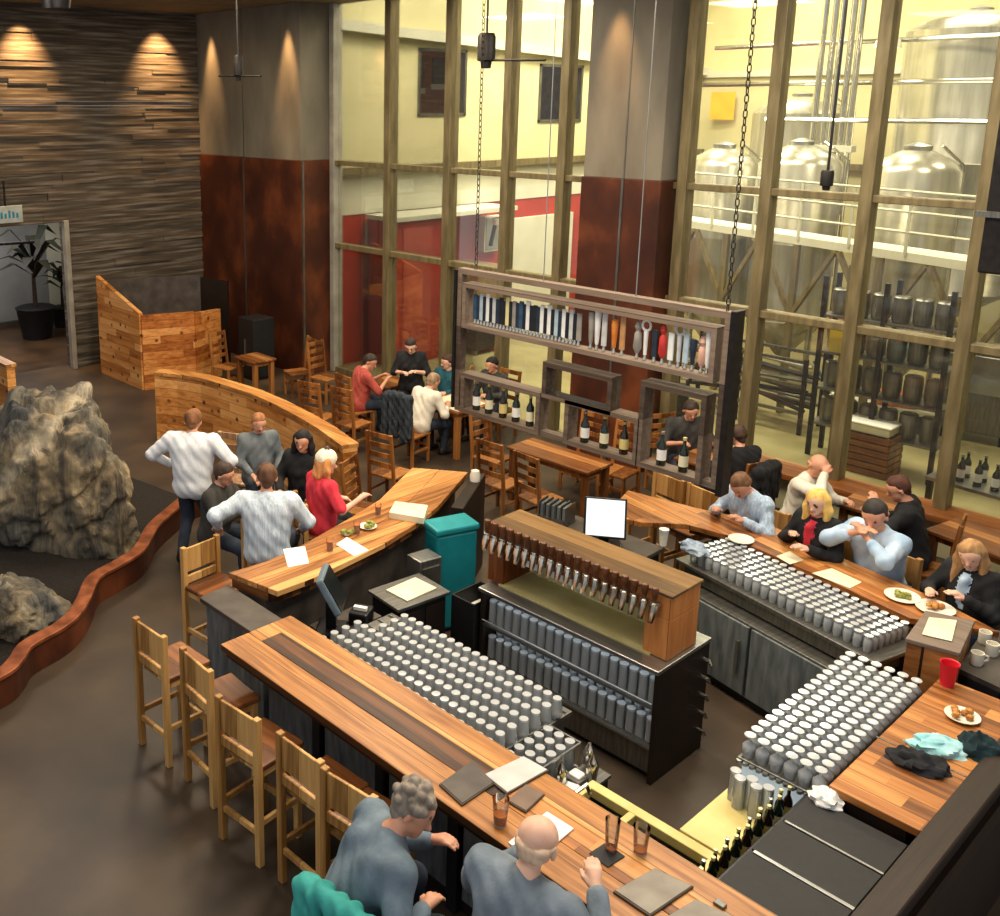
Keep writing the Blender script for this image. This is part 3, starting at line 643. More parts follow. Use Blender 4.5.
chair('ladder-back chair under the man in the black sweater by the window', -3.32, 10.95, PI / 2 + .2)
pale = thing('dining_chair', 'pale ladder-back chair by the curved pine wall behind the seated group', 'chair', (-9.95, 6.95, 0), .5, CG)
pale.name = 'dining_chair'
for k, sub in [(k, kids(k)) for k in kids(CH)]:
    c = k.copy(); c.data = k.data.copy(); c.data.materials[0] = M['chairpale']; C.objects.link(c); c.parent = pale
pale.scale = (1.15, 1.15, 1.15)
TG = 'dining tables'
def table(label, x, y, lx, ly, h=.75, rz=0, top='table'):
    t = thing('dining_table', label, 'table', (x, y, 0), rz, TG)
    bx(-lx / 2, lx / 2, -ly / 2, ly / 2, h - .04, h).build('table_top', M[top], t, bevel=.008)
    bx(-lx / 2 + .07, lx / 2 - .07, -ly / 2 + .07, ly / 2 - .07, h - .12, h - .04).build('apron', M['chair'], t)
    for a in (-1, 1):
        for b in (-1, 1):
            X_, Y_ = a * (lx / 2 - .07), b * (ly / 2 - .07); bx(X_ - .04, X_ + .04, Y_ - .04, Y_ + .04, 0, h - .04).build('leg', M['chair'], t, bevel=.006)
    return t
table('small timber table with two ladder-back chairs by the corner pier', -14.35, 10.25, .62, .5, .72)
table('timber table in front of the red-shirted diner', -11.55, 10.92, .62, .62)
table('timber table spread with pale papers by the window', -10.02, 10.88, .92, .82)
table('long empty timber table beside the middle pier', -7.5, 10.17, 1.30, .56)
table('small timber table between the two men by the window', -6.15, 11.55, .62, .7)
table('square timber table between bald man and black-sweatered man', -4.05, 11.55, .72, .62)
table('timber table by the window behind the long-haired woman', -2.95, 11.45, .95, .62, .75, -.2)
tag(bx(-.32, .36, -.34, .3, 0, .006).build('paper_spread', M['cream'], loc=(-9.98, 10.88, .75)), 'pale papers spread across the window table of the white-shirted diner', 'papers')
# dark jacket over the chair back
# ---- curved pine wall
pw = [pz(x, y, 1.12).xy for x, y in ((152, 372), (175, 374), (200, 378), (225, 385), (250, 393), (275, 404), (300, 417), (322, 430), (345, 447))]
t = thing('curved_partition', 'curved knotty pine partition wall between dining tables and boulder', 'partition', (0, 0, 0))
off = [Vector((p.x - .03, p.y + .11)) for p in pw]
MB().strip([tuple(p) for p in off], .20, 0, 1.07).build('boarding', M['pine'], t)
MB().strip([tuple(p) for p in off], .23, 1.07, 1.12).build('cap_board', M['oak'], t)
# ---- host stand
F, Lp, Mr, Rr = (-16.0, 8.88), (-17.62, 8.88), (-15.66, 9.80), (-15.95, 10.55)
t = thing('host_stand', 'angular knotty pine host stand before the rough board wall', 'host stand', (-16.4, 9.6, 0))
L3(MB().strip([Lp, F], .08, 0, [1.95, 1.46]), 'side_panel', M['pine'], t)
L3(MB().strip([F, Mr], .08, 0, 1.42), 'front_panel', M['pine_y'], t)
L3(MB().strip([Mr, Rr], .08, 0, [1.40, 1.33]), 'end_panel', M['pine_y'], t)
L3(MB().strip([(-17.5, 9.05), (-17.3, 9.9), (-16.9, 10.75)], .05, .05, 1.85), 'back_panel', M['slate'], t)
L3(MB().strip([(-16.88, 10.76), (-16.2, 10.95)], .05, .05, 1.80), 'wing_panel', M['darkpanel'], t)
L3(MB().prism([(-17.0, 9.1), (-16.1, 9.1), (-15.8, 9.8), (-16.05, 10.4), (-16.7, 10.5)], 1.0, 1.05), 'desk_board', M['table'], t)
t = thing('pine_partition', 'low knotty pine partition beside the boulder, near the foyer', 'partition', (-16.4, 6.1, 0))
bx(-1.2, 1.08, -.07, .07, 0, 1.06).build('boarding', M['pine'], t); bx(-1.2, 1.1, -.09, .09, 1.06, 1.11).build('cap_board', M['oak'], t)
t = thing('dark_cabinet', 'black cabinet between the host stand and corner pier', 'cabinet', (-15.35, 10.95, 0))
bx(-.25, .25, -.2, .3, .06, 1.2).build('body', M['black'], t, bevel=.01); bx(-.22, .22, -.18, .28, 0, .06).build('plinth', M['darkpanel'], t); bx(-.02, .0, -.225, -.2, .5, .8).build('handle', M['steel'], t)
# ---- rocks
def rock(name, label, loc, rad, seed, rough, mt, sub=5, cuts=16):
    import bmesh
    bm = bmesh.new(); bmesh.ops.create_icosphere(bm, subdivisions=sub, radius=1.0); o_ = Vector((seed * 3.1, seed * 1.7, seed)); rr = random.Random(int(seed * 10))
    ax = Vector((.62, .25, .74)).normalized(); pl = []
    for k in range(cuts):
        d = Vector((rr.gauss(0, 1), rr.gauss(0, 1), rr.gauss(0, .8))).normalized(); pl.append((d, rr.uniform(.66, .92)))
    for v in bm.verts:
        d = v.co.normalized(); r = 1.12
        for n_, h in pl:                                   # broad fracture faces
            c_ = d.dot(n_)
            if c_ > .05: r = min(r, h / c_)
        p = d * r; s_ = p.dot(ax); w = p - ax * s_
        rid = abs(mnoise.noise(Vector((w.x * 3.2, w.y * 3.2, w.z * 3.2 + s_ * .35)) + o_)); rid2 = abs(mnoise.noise(Vector((w.x * 7, w.y * 7, w.z * 7 + s_ * .8)) - o_))
        r += rough * (.30 * mnoise.fractal(d * 1.5 + o_, 1, 2, 3) - .42 * max(0, .22 - rid) * 2.2 - .2 * max(0, .2 - rid2) * 1.6 + .10 * mnoise.fractal(p * 8 + o_, .7, 2.1, 5))
        q_ = Vector((d.x * r * rad[0], d.y * r * rad[1], d.z * r * rad[2]))
        if q_.z < -rad[2] * .62: q_.z = -rad[2] * .62 - (q_.z + rad[2] * .62) * .02
        v.co = q_
    me = bpy.data.meshes.new(name); bm.to_mesh(me); bm.free(); me.materials.append(mt); me.polygons.foreach_set('use_smooth', [True] * len(me.polygons))
    o = bpy.data.objects.new(name, me); C.objects.link(o); o.location = loc; return tag(o, label, 'rock')
def rockmat():
    m, N, L, b = newmat('boulder_stone'); b.inputs['Roughness'].default_value = .8
    tc = N.new('ShaderNodeTexCoord'); mp = N.new('ShaderNodeMapping'); L.new(tc.outputs['Object'], mp.inputs[0]); mp.inputs['Rotation'].default_value = (.75, -.35, .2); mp.inputs['Scale'].default_value = (3.4, 3.4, .9)
    n1 = N.new('ShaderNodeTexNoise'); n1.inputs['Scale'].default_value = 1.3; n1.inputs['Detail'].default_value = 9; n1.inputs['Roughness'].default_value = .68; n1.inputs['Distortion'].default_value = .8; L.new(mp.outputs[0], n1.inputs['Vector'])
    r = N.new('ShaderNodeValToRGB'); L.new(n1.outputs['Fac'], r.inputs[0]); cr = r.color_ramp
    cr.elements[0].position = .30; cr.elements[0].color = lin((44, 42, 42)); cr.elements[1].position = .74; cr.elements[1].color = lin((214, 204, 184))
    for p, c in ((.42, (92, 88, 80)), (.52, (134, 124, 106)), (.62, (170, 156, 130))): e = cr.elements.new(p); e.color = lin(c)
    n2 = N.new('ShaderNodeTexNoise'); n2.inputs['Scale'].default_value = 1.1; n2.inputs['Detail'].default_value = 3; L.new(tc.outputs['Object'], n2.inputs['Vector'])
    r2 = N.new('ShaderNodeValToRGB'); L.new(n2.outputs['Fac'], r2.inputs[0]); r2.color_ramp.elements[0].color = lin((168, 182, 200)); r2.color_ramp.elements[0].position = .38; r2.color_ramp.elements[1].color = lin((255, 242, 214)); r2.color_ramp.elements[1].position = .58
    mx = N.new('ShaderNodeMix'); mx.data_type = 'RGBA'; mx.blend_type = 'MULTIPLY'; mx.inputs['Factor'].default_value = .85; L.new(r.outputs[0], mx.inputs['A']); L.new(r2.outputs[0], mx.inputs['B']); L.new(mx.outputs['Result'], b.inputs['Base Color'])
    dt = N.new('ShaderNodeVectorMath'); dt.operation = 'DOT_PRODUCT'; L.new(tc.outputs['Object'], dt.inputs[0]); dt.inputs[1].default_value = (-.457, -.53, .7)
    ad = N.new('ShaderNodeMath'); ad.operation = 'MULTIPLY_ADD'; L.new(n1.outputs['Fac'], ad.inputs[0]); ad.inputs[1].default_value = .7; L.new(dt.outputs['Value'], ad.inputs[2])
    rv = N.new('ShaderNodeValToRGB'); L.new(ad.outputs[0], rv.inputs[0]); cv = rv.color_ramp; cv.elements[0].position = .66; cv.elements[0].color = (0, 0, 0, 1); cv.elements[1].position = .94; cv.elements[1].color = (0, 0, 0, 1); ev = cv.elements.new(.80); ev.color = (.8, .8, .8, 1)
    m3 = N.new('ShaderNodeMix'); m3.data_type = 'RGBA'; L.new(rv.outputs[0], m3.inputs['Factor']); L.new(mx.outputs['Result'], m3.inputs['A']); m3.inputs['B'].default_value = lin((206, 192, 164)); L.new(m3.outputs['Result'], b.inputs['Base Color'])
    bp = N.new('ShaderNodeBump'); bp.inputs['Strength'].default_value = 1.; bp.inputs['Distance'].default_value = .09; L.new(n1.outputs['Fac'], bp.inputs['Height']); L.new(bp.outputs[0], b.inputs['Normal']); return m
RK = rockmat()
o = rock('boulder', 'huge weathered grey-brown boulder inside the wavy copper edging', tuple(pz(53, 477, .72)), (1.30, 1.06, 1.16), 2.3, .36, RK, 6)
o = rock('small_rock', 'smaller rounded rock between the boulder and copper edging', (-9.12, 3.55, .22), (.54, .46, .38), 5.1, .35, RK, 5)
# ---- copper edging
ep_ = [pz(x, y, .32).xy for x, y in ((-60, 700), (0, 672), (16, 658), (27, 643), (59, 625), (75, 611), (84, 596), (94, 576), (118, 562), (139, 548), (153, 525), (173, 507), (186, 497), (205, 490))]
pts = []
for i in range(len(ep_) - 1):
    p0, p1, p2, p3 = ep_[max(i - 1, 0)], ep_[i], ep_[i + 1], ep_[min(i + 2, len(ep_) - 1)]
    for k in range(6):
        s = k / 6; pts.append(tuple(.5 * ((2 * p1) + (p2 - p0) * s + (2 * p0 - 5 * p1 + 4 * p2 - p3) * s * s + (3 * p1 - p0 - 3 * p2 + p3) * s ** 3)))
pts.append(tuple(ep_[-1]))
t = thing('planter_edging', 'wavy copper-coloured edging band around the boulder bed', 'edging', (-8.6, 4.2, 0))
L3(MB().strip(pts, .15, .28, .32), 'cap_band', M['copper'], t, bevel=.008); L3(MB().strip(pts, .10, 0, .28), 'side_band', M['rust'], t)
soil = MB().prism([(p[0] - .06, p[1] - .02) for p in pts] + [(-11, 6.6), (-15.5, 5.9), (-15.5, 1.2), (-8, 1.2)], .0, .03)
tag(soil.build('planter_soil', mat('dark_bed_soil', (16, 13, 10), .95, 0, (38, 30, 22), 30, (1, 1, 1), .6)), 'dark bare soil of the boulder bed inside the copper edging', 'soil', kind='stuff')
# ---- hanging display of tap handles and bottles
SY = 8.2
def hp(x, y): p = pY(x, y, SY); return p.x, p.z
t = thing('hanging_display', 'weathered timber frame display hung on chains before the middle pier', 'shelf', (-5.9, SY, 1.76))
def rect(name, x0, x1, z0, z1, w=.055, d=.22, bottom=True, m='frame', dy=0.):
    r = MB(); r.box(x0, x1, SY - d / 2 + dy, SY + d / 2 + dy, z1 - w, z1)
    if bottom: r.box(x0, x1, SY - d / 2 + dy, SY + d / 2 + dy, z0, z0 + w)
    r.box(x0, x0 + w, SY - d / 2 + dy, SY + d / 2 + dy, z0 + w, z1 - w).box(x1 - w, x1, SY - d / 2 + dy, SY + d / 2 + dy, z0 + w, z1 - w)
    return L3(r, name, M[m], t)
rect('outer_frame', -7.50, -4.25, 1.77, 3.42, .06, .10)
AX0, AX1, AZ0, AZ1 = -7.40, -4.36, 2.76, 3.27
rect('tap_handle_frame', AX0, AX1, AZ0, AZ1, .05, .16)
def box_at(nm, tl, br, **k):
    a, c = hp(*tl), hp(*br); rect(nm, a[0], c[0], c[1], a[1], .05, .17, **k); return a[0], c[0], c[1]
B_ = box_at('bottle_frame', (466, 371), (543, 434)); D_ = box_at('bottle_frame', (570, 398), (641, 464)); E_ = box_at('tall_frame', (646, 379), (704, 483)); C_ = box_at('empty_frame', (548, 360), (615, 414))
for x, y0, y1 in ((735.5, 316, 318),): pass
L3(bx(-4.25, -4.19, SY - .075, SY + .075, 1.72, 3.44), 'end_post', M['iron'], t, bevel=.006)
L3(bx(-7.535, -7.50, SY - .075, SY + .075, 1.80, 3.40), 'end_post', M['iron'], t)
for x in (-6.35, -5.25): L3(MB().tube([(x, SY, 3.42), (x, SY, 6.99)], .006, 5), 'wire', M['steel'], t)
for x in (-7.28, -4.32):
    c = MB(); zz = 3.42; k = 0
    while zz < 6.95:
        a_ = Vector((.016, 0, 0)) if k % 2 else Vector((0, .016, 0)); p = Vector((x, SY, zz))
        c.tube([p - a_, p - a_ + Vector((0, 0, .045)), p + Vector((0, 0, .062)), p + a_ + Vector((0, 0, .045)), p + a_, p + Vector((0, 0, -.014)), p - a_], .006, 4, cap=False); zz += .062; k += 1
    L3(c, 'chain', M['iron'], t)
HC = {'blue': ((34, 60, 86), (60, 96, 130)), 'white': ((214, 218, 218), (236, 238, 236)), 'black': ((16, 18, 22), (34, 38, 44)), 'pale blue': ((150, 172, 188), (186, 204, 214)), 'cream': ((206, 196, 134), (226, 218, 166)), 'amber': ((190, 104, 34), (222, 140, 60)), 'tan': ((168, 122, 76), (196, 152, 104)), 'grey': ((128, 124, 118), (160, 156, 150)), 'red': ((170, 40, 40), (206, 64, 56)), 'navy': ((24, 34, 48), (44, 58, 74)), 'rose': ((196, 150, 130), (220, 178, 158)), 'silver': ((172, 176, 178), (206, 210, 212))}
HM = {k: mat('handle_' + k.replace(' ', '_'), v[0], .4, 0, v[1], 8) for k, v in HC.items()}
HG = 'tap handles in the hanging display'
def handle(i, x, kind, col, h, lab):
    t2 = thing('tap_lever', lab, 'tap handle', (x, SY, AZ0 + .05), 0, HG)
    MB().lathe([(.018, 0), (.022, .02), (.012, .045), (.012, .06)], 10).build('base', M['chrome'], t2, smooth=True)
    m = MB(); z = .06
    if kind == 'paddle': m.prism([(-.024, -.012), (.024, -.012), (.03, 0), (.024, .012), (-.024, .012), (-.03, 0)], z, h)
    elif kind == 'taper': m.lathe([(.014, z), (.02, z + .03), (.034, h - .04), (.03, h), (.004, h + .008)], 12)
    elif kind == 'ring':
        m.lathe([(.016, z), (.022, h - .11)], 10)
        m.tube([(.045 * math.cos(a * PI / 6), 0, h - .055 + .05 * math.sin(a * PI / 6)) for a in range(13)], .013, 6, cap=False)
    elif kind == 'figure': m.lathe([(.016, z), (.04, z + .05), (.034, h - .12), (.018, h - .09), (.036, h - .05), (.02, h), (.003, h + .006)], 12)
    m.build('grip', HM[col], t2, smooth=kind != 'paddle', bevel=.004 if kind == 'paddle' else 0)
left = ['blue', 'pale blue', 'white', 'silver', 'black', 'cream', 'grey', 'blue', 'white', 'black', 'white', 'white', 'pale blue', 'white', 'silver', 'grey']
xa = hp(475, 322)[0]; xb = hp(578, 348)[0]
for i, c in enumerate(left):
    kind = 'paddle'; x = xa + (xb - xa) * i / 15
    handle(i, x, kind, c, .34 + .015 * (i % 3), '%s paddle tap handle, %s from the aisle end of the hanging display' % (c, ordi(i)))
dk = 0
for i in range(15):
    x = xa + (xb - xa) * (i + .5) / 15
    handle(i, x, 'paddle', 'black' if i % 3 else 'navy', .33, '%s paddle tap handle behind the pale ones, between %s and %s' % ('dark' if i % 3 else 'navy', ordi(i), ordi(i + 1)))
right = [(590, 'taper', 'grey', .38), (596, 'taper', 'white', .45), (603, 'paddle', 'silver', .44), (613, 'taper', 'amber', .34), (621, 'paddle', 'tan', .42), (636, 'figure', 'grey', .37), (644, 'ring', 'white', .40), (653, 'paddle', 'navy', .32), (661, 'figure', 'red', .38), (669, 'paddle', 'white', .32), (677, 'ring', 'silver', .42), (684, 'paddle', 'pale blue', .34), (691, 'taper', 'navy', .30), (700, 'figure', 'rose', .34), (706, 'taper', 'white', .40)]
sh = {'taper': 'tapering', 'paddle': 'flat', 'figure': 'figure-shaped', 'ring': 'ring-topped'}
for i, (xp, kd, c, h) in enumerate(right):
    x = hp(xp, 322 + (xp - 467) * .245)[0]
    handle(i, x, kd, c, h, '%s %s tap handle, %s from the window end of the hanging display' % (sh[kd], c, ordi(14 - i)))
# bottles
def bottle_mesh(name, h, r, mt, lab_m, n=12):
    t = [(r, 0), (r, h * .55), (r * .9, h * .62), (r * .38, h * .76), (r * .34, h * .97), (r * .4, h), (.002, h)]
    return t
BPROTO = {}
def bottle(kind, loc, label, group, h=.30, r=.038):
    key = kind
    if key not in BPROTO:
        t = thing('beer_bottle', label, 'bottle', loc, 0, group)
        MB().lathe(bottle_mesh('', h, r, None, None), 12).build('glass_body', M['bottlegreen' if 'green' in kind else 'bottle'], t, smooth=True)
        MB().lathe([(r * 1.02, h * .16), (r * 1.02, h * .48)], 12, cap=False).build('label', M[{'white': 'white', 'cream': 'cream', 'gold': 'yellow'}[kind.split()[0]]], t, smooth=True)
        MB().lathe([(r * .42, h * .92), (r * .44, h * 1.005), (.002, h * 1.01)], 10).build('cap', M['steel' if 'white' in kind else 'brass'], t, smooth=True)
        BPROTO[key] = t; return t
    return dup(BPROTO[key], label, loc, random.uniform(0, 6), group)
BG = 'bottles in the hanging display'
for nm, (x0, x1, z0), xs in (('lower aisle-end frame', B_, (.12, .30, .50, .68, .87)), ('lower middle frame', D_, (.2, .5, .8)), ('tall window-end frame', E_, (.3, .7))):
    for i, f in enumerate(xs):
        bottle(('white green', 'cream green', 'gold brown')[i % 3] + ' tall', (x0 + .05 + (x1 - x0 - .1) * f, SY, z0 + .053), 'dark tall bottle in the %s of the hanging display, %s along' % (nm, ordi(i)), BG, .33, .044)
# ---- pendants
def pendant(label, x, y0, y1, Y, r, rod=None):
    a, b = pY(x, y0, Y), pY(x, y1, Y); h = a.z - b.z
    t = thing('pendant_spotlight', label, 'lamp', (a.x, Y, b.z), 0, 'black hanging spotlights')
    MB().lathe([(r * .55, 0), (r * .62, h * .18), (r, h * .22), (r, h * .9), (r * .8, h), (.004, h)], 14).build('housing', M['iron'], t, smooth=True)
    MB().tube([(0, 0, h), (0, 0, 6.99 - b.z)], .014, 6).build('cable', M['black'], t)
    MB().lathe([(r * .5, -.004), (r * .5, .01)], 12).build('lens', M['slate'], t)
    if rod: MB().tube([(rod[0], 0, h * .22), (rod[1], 0, h * .16)], .016, 6).build('rod_arm', M['iron'], t)
pendant('black hanging spotlight with a rod arm before the yellow wall', 487, 33, 68, 9, .105, (.1, .85))
pendant('black hanging spotlight with cross rod before the corner pier', 238, 55, 81, 9.4, .075, (-.55, .6))
pendant('small black spotlight hanging before the brewing tanks', 828, 170, 190, 10, .06)
t = thing('ceiling_track_light', 'black track of ceiling lamps over the rough board wall', 'lamp', (0, 0, 0))
a = pY(62, 14, 6.2); a.z = 6.62
bx(a.x - .5, a.x + .5, 6.12, 6.28, 6.93, 7.0).build('track', M['iron'], t); MB().lathe([(.11, -.2), (.13, -.1), (.13, .12), (.06, .3)], 14, (a.x, 6.2, 6.63)).build('lamp_head', M['iron'], t, smooth=True)
MB().lathe([(.1, -.2), (.12, .1), (.05, .3)], 14, (a.x - .34, 6.2, 6.65)).build('lamp_head', M['iron'], t, smooth=True)
t = thing('hanging_speaker', 'black slatted box hanging at the window beside the brewing tanks', 'speaker', (-2.94, 10.0, 3.75))
bx(0, .6, -.1, .2, 0, 2.6).build('body', M['iron'], t, bevel=.02); MB().bar((-.06, -.13, .52), (.7, -.13, .52), .05).build('bracket', M['steeldark'], t); MB().bar((.1, .05, 2.6), (.1, .05, 3.24), .04).build('hanger', M['iron'], t)
# ---- foyer: plants, sign, rail
for i, (x, y, s, lab) in enumerate(((36, 312, 1.35, 'larger dark potted palm in the foyer'), (63, 312, .9, 'smaller dark potted palm by the pale door jamb'))):
    b = pX(x, y, -21.4 - .7 * i); t = thing('potted_palm', lab, 'plant', (b.x, b.y, 0), i * 1.3, 'foyer palms'); t.scale = (s,) * 3
    MB().lathe([(.24, 0), (.32, .5), (.34, .52), (.3, .54)], 14).build('pot', M['black'], t, smooth=True); MB().lathe([(.045, .5), (.03, 1.1)], 8).build('stem', M['ledge'], t)
    fr_ = MB(); r_ = random.Random(i)
    for k in range(16):
        a_ = k * 2.4; l = r_.uniform(.5, .85); up = r_.uniform(.2, .9); d = Vector((math.cos(a_), math.sin(a_), 0)); p0 = Vector((0, 0, 1.0 + .03 * k)); w = Vector((-d.y, d.x, 0)) * .09
        m_ = p0 + d * l * .5 + Vector((0, 0, up * .5)); e = p0 + d * l + Vector((0, 0, up * .25))
        fr_.add([p0 - w * .2, p0 + w * .2, m_ + w, m_ - w, e], [(0, 1, 2, 3), (3, 2, 4)])
    fr_.build('fronds', mat('dark_palm_leaf', (14, 16, 12), .6, 0, (44, 46, 30), 5), t)
b = pX(10, 214, -18.2)
t = thing('wall_sign', 'pale hanging sign with blue lettering at the foyer opening', 'sign', (-18.15, b.y, b.z), 0)
bx(-.02, .02, -.42, .22, -.16, .16).build('board', mat('pale_sign_board', (150, 158, 152), .5), t, bevel=.01)
lt = MB()
for k in range(7): lt.box(.02, .024, -.36 + k * .075, -.32 + k * .075, -.07, .02 + .05 * ((k * 5) % 3) / 2)
lt.build('lettering', mat('blue_sign_paint', (28, 112, 138), .5), t)
MB().bar((0, -.1, .16), (0, -.1, .62), .03).build('bracket', M['iron'], t); 
t = thing('foyer_rail', 'dark thin rail on a post in the foyer', 'rail', (-19.5, 6.9, 0))
p0 = pX(0, 243, -19.5); p1 = pX(34, 242, -19.5)
MB().tube([(0, p0.y - 6.9 - 1, p0.z), (0, p1.y - 6.9, p1.z)], .03, 6).build('rail', M['iron'], t); MB().tube([(0, .1, 0), (0, .1, p1.z)], .03, 6).build('post', M['iron'], t)
# ================================================================== PEOPLE
def sdf_mesh(name, prims, vox, mats, parent=None, wob=0.):
    """one continuous surface grown around tapered limbs: smooth union on a grid, then surface nets"""
    lo = np.array([1e9] * 3); hi = -lo
    for p in prims:
        if p[7]: continue
        a, b = np.array(p[0]), np.array(p[1]); r = max(p[2], p[3]) + .03
        lo = np.minimum(lo, np.minimum(a, b) - r); hi = np.maximum(hi, np.maximum(a, b) + r)
    n = np.ceil((hi - lo) / vox).astype(int) + 2
    F = np.full(n, 9., np.float32); Lb = np.zeros(n, np.int8)
    ax = [lo[i] + vox * np.arange(n[i]) for i in range(3)]
    for a, b, r0, r1, k, m, sc, sub in prims:
        a, b = np.array(a, float), np.array(b, float); r = max(r0, r1) + k + vox * 2; sc = np.array(sc, float)
        i0 = np.maximum(((np.minimum(a, b) - r * np.maximum(sc, 1) - lo) / vox).astype(int), 0); i1 = np.minimum(((np.maximum(a, b) + r * np.maximum(sc, 1) - lo) / vox).astype(int) + 2, n)
        if (i1 <= i0).any(): continue
        S = tuple(slice(i0[i], i1[i]) for i in range(3))
        X, Y, Z = np.meshgrid(*[ax[i][S[i]] for i in range(3)], indexing='ij', sparse=True)
        px, py, pz_ = (X - a[0]) / sc[0], (Y - a[1]) / sc[1], (Z - a[2]) / sc[2]; d = (b - a) / sc; dd = d @ d
        t = np.clip((px * d[0] + py * d[1] + pz_ * d[2]) / dd, 0, 1) if dd > 1e-9 else np.float32(0) * (px + py + pz_)
        D = np.sqrt((px - t * d[0]) ** 2 + (py - t * d[1]) ** 2 + (pz_ - t * d[2]) ** 2) - (r0 + (r1 - r0) * t)
        D = (D * min(sc)).astype(np.float32)
        if wob:
            D = D + wob * (np.sin(X * 41 + Z * 13 + 1.3 * np.sin(Y * 23)) * np.sin(Z * 29 + Y * 17 + X * 9))
        f = F[S]
        if sub: F[S] = np.maximum(f, -D); continue
        h = np.maximum(k - np.abs(f - D), 0) / max(k, 1e-6)
        l = Lb[S]; l[D < f] = m; Lb[S] = l
        F[S] = np.minimum(f, D) - h * h * k * .25
    ins = F < 0
    c = np.zeros([v - 1 for v in n], np.int8)
    for i in (0, 1):
        for j in (0, 1):
            for k in (0, 1): c += ins[i:n[0] - 1 + i, j:n[1] - 1 + j, k:n[2] - 1 + k]
    cells = np.argwhere((c > 0) & (c < 8)); idx = np.full([v - 1 for v in n], -1, np.int32); idx[tuple(cells.T)] = np.arange(len(cells))
    corner = np.array([(i, j, k) for i in (0, 1) for j in (0, 1) for k in (0, 1)])
    val = np.stack([F[tuple((cells + q_).T)] for q_ in corner], 1)
    acc = np.zeros((len(cells), 3)); cnt = np.zeros((len(cells), 1))
    for p in range(8):
        for q_ in range(p + 1, 8):
            if np.abs(corner[p] - corner[q_]).sum() != 1: continue
            s = (val[:, p] < 0) != (val[:, q_] < 0)
            if not s.any(): continue
            t = (val[s, p] / (val[s, p] - val[s, q_]))[:, None]
            acc[s] += corner[p] + t * (corner[q_] - corner[p]); cnt[s] += 1
    V = lo + vox * (cells + acc / np.maximum(cnt, 1)); VL = Lb[tuple((cells + 1).T)] if len(cells) else []
    near = np.argmin(np.abs(val), 1); VL = Lb[tuple((cells + corner[near]).T)]
    Q = []
    for a_ in range(3):
        u, v = (a_ + 1) % 3, (a_ + 2) % 3; s0 = [slice(None)] * 3; s1 = [slice(None)] * 3; s0[a_] = slice(0, -1); s1[a_] = slice(1, None)
        A, B = ins[tuple(s0)], ins[tuple(s1)]; e = np.argwhere(A != B)
        e = e[(e[:, u] > 0) & (e[:, v] > 0) & (e[:, u] < n[u] - 1) & (e[:, v] < n[v] - 1)]
        du = np.zeros(3, int); du[u] = 1; dv = np.zeros(3, int); dv[v] = 1
        q4 = np.stack([idx[tuple((e - du - dv).T)], idx[tuple((e - dv).T)], idx[tuple(e.T)], idx[tuple((e - du).T)]], 1)
        fl = ~A[tuple(e.T)]; q4[fl] = q4[fl][:, ::-1]; Q.append(q4)
    Q = np.concatenate(Q); Q = Q[(Q >= 0).all(1)]
    me = bpy.data.meshes.new(name); me.vertices.add(len(V)); me.vertices.foreach_set('co', V.astype(np.float32).ravel())
    me.loops.add(Q.size); me.loops.foreach_set('vertex_index', Q.astype(np.int32).ravel())
    me.polygons.add(len(Q)); me.polygons.foreach_set('loop_start', np.arange(0, Q.size, 4, dtype=np.int32))
    me.polygons.foreach_set('use_smooth', np.ones(len(Q), bool))
    for m in mats: me.materials.append(m)
    me.polygons.foreach_set('material_index', VL[Q[:, 0]].astype(np.int32)); me.update(calc_edges=True); me.validate()
    o = bpy.data.objects.new(name, me); C.objects.link(o)
    if parent: o.parent = parent
    return o
SKIN = mat('skin', (196, 138, 108), .55, 0, (214, 158, 128), 14); SKINP = mat('fair_skin', (212, 164, 138), .55, 0, (228, 184, 158), 14)
EYE = mat('eye', (40, 30, 26), .3); LIP = mat('lips', (160, 86, 78), .5); SHOE = mat('shoe_leather', (26, 22, 20), .5)
def cloth(n_, a, b, sc=7, st_=(1, 1, .5), bump=.5): return mat(n_, a, .85, 0, b, sc, st_, bump, bscale=16)
def V3(*a): return np.array(a, float)
def rotx(p, a): c_, s_ = math.cos(a), math.sin(a); return V3(p[0], p[1] * c_ - p[2] * s_, p[1] * s_ + p[2] * c_)
def rotz(p, a): c_, s_ = math.cos(a), math.sin(a); return V3(p[0] * c_ - p[1] * s_, p[0] * s_ + p[1] * c_, p[2])
def ik(S, T, a, b, pole):
    d = T - S; L = np.linalg.norm(d); u = d / L
    if L > (a + b) * .995: T = S + u * (a + b) * .995; L = (a + b) * .995
    x = (a * a - b * b + L * L) / (2 * L); h = math.sqrt(max(a * a - x * x, 0)); pp = np.array(pole, float); pp -= u * (pp @ u); pp /= max(np.linalg.norm(pp), 1e-6)
    return S + u * x + pp * h, T
ONE = (1, 1, 1)
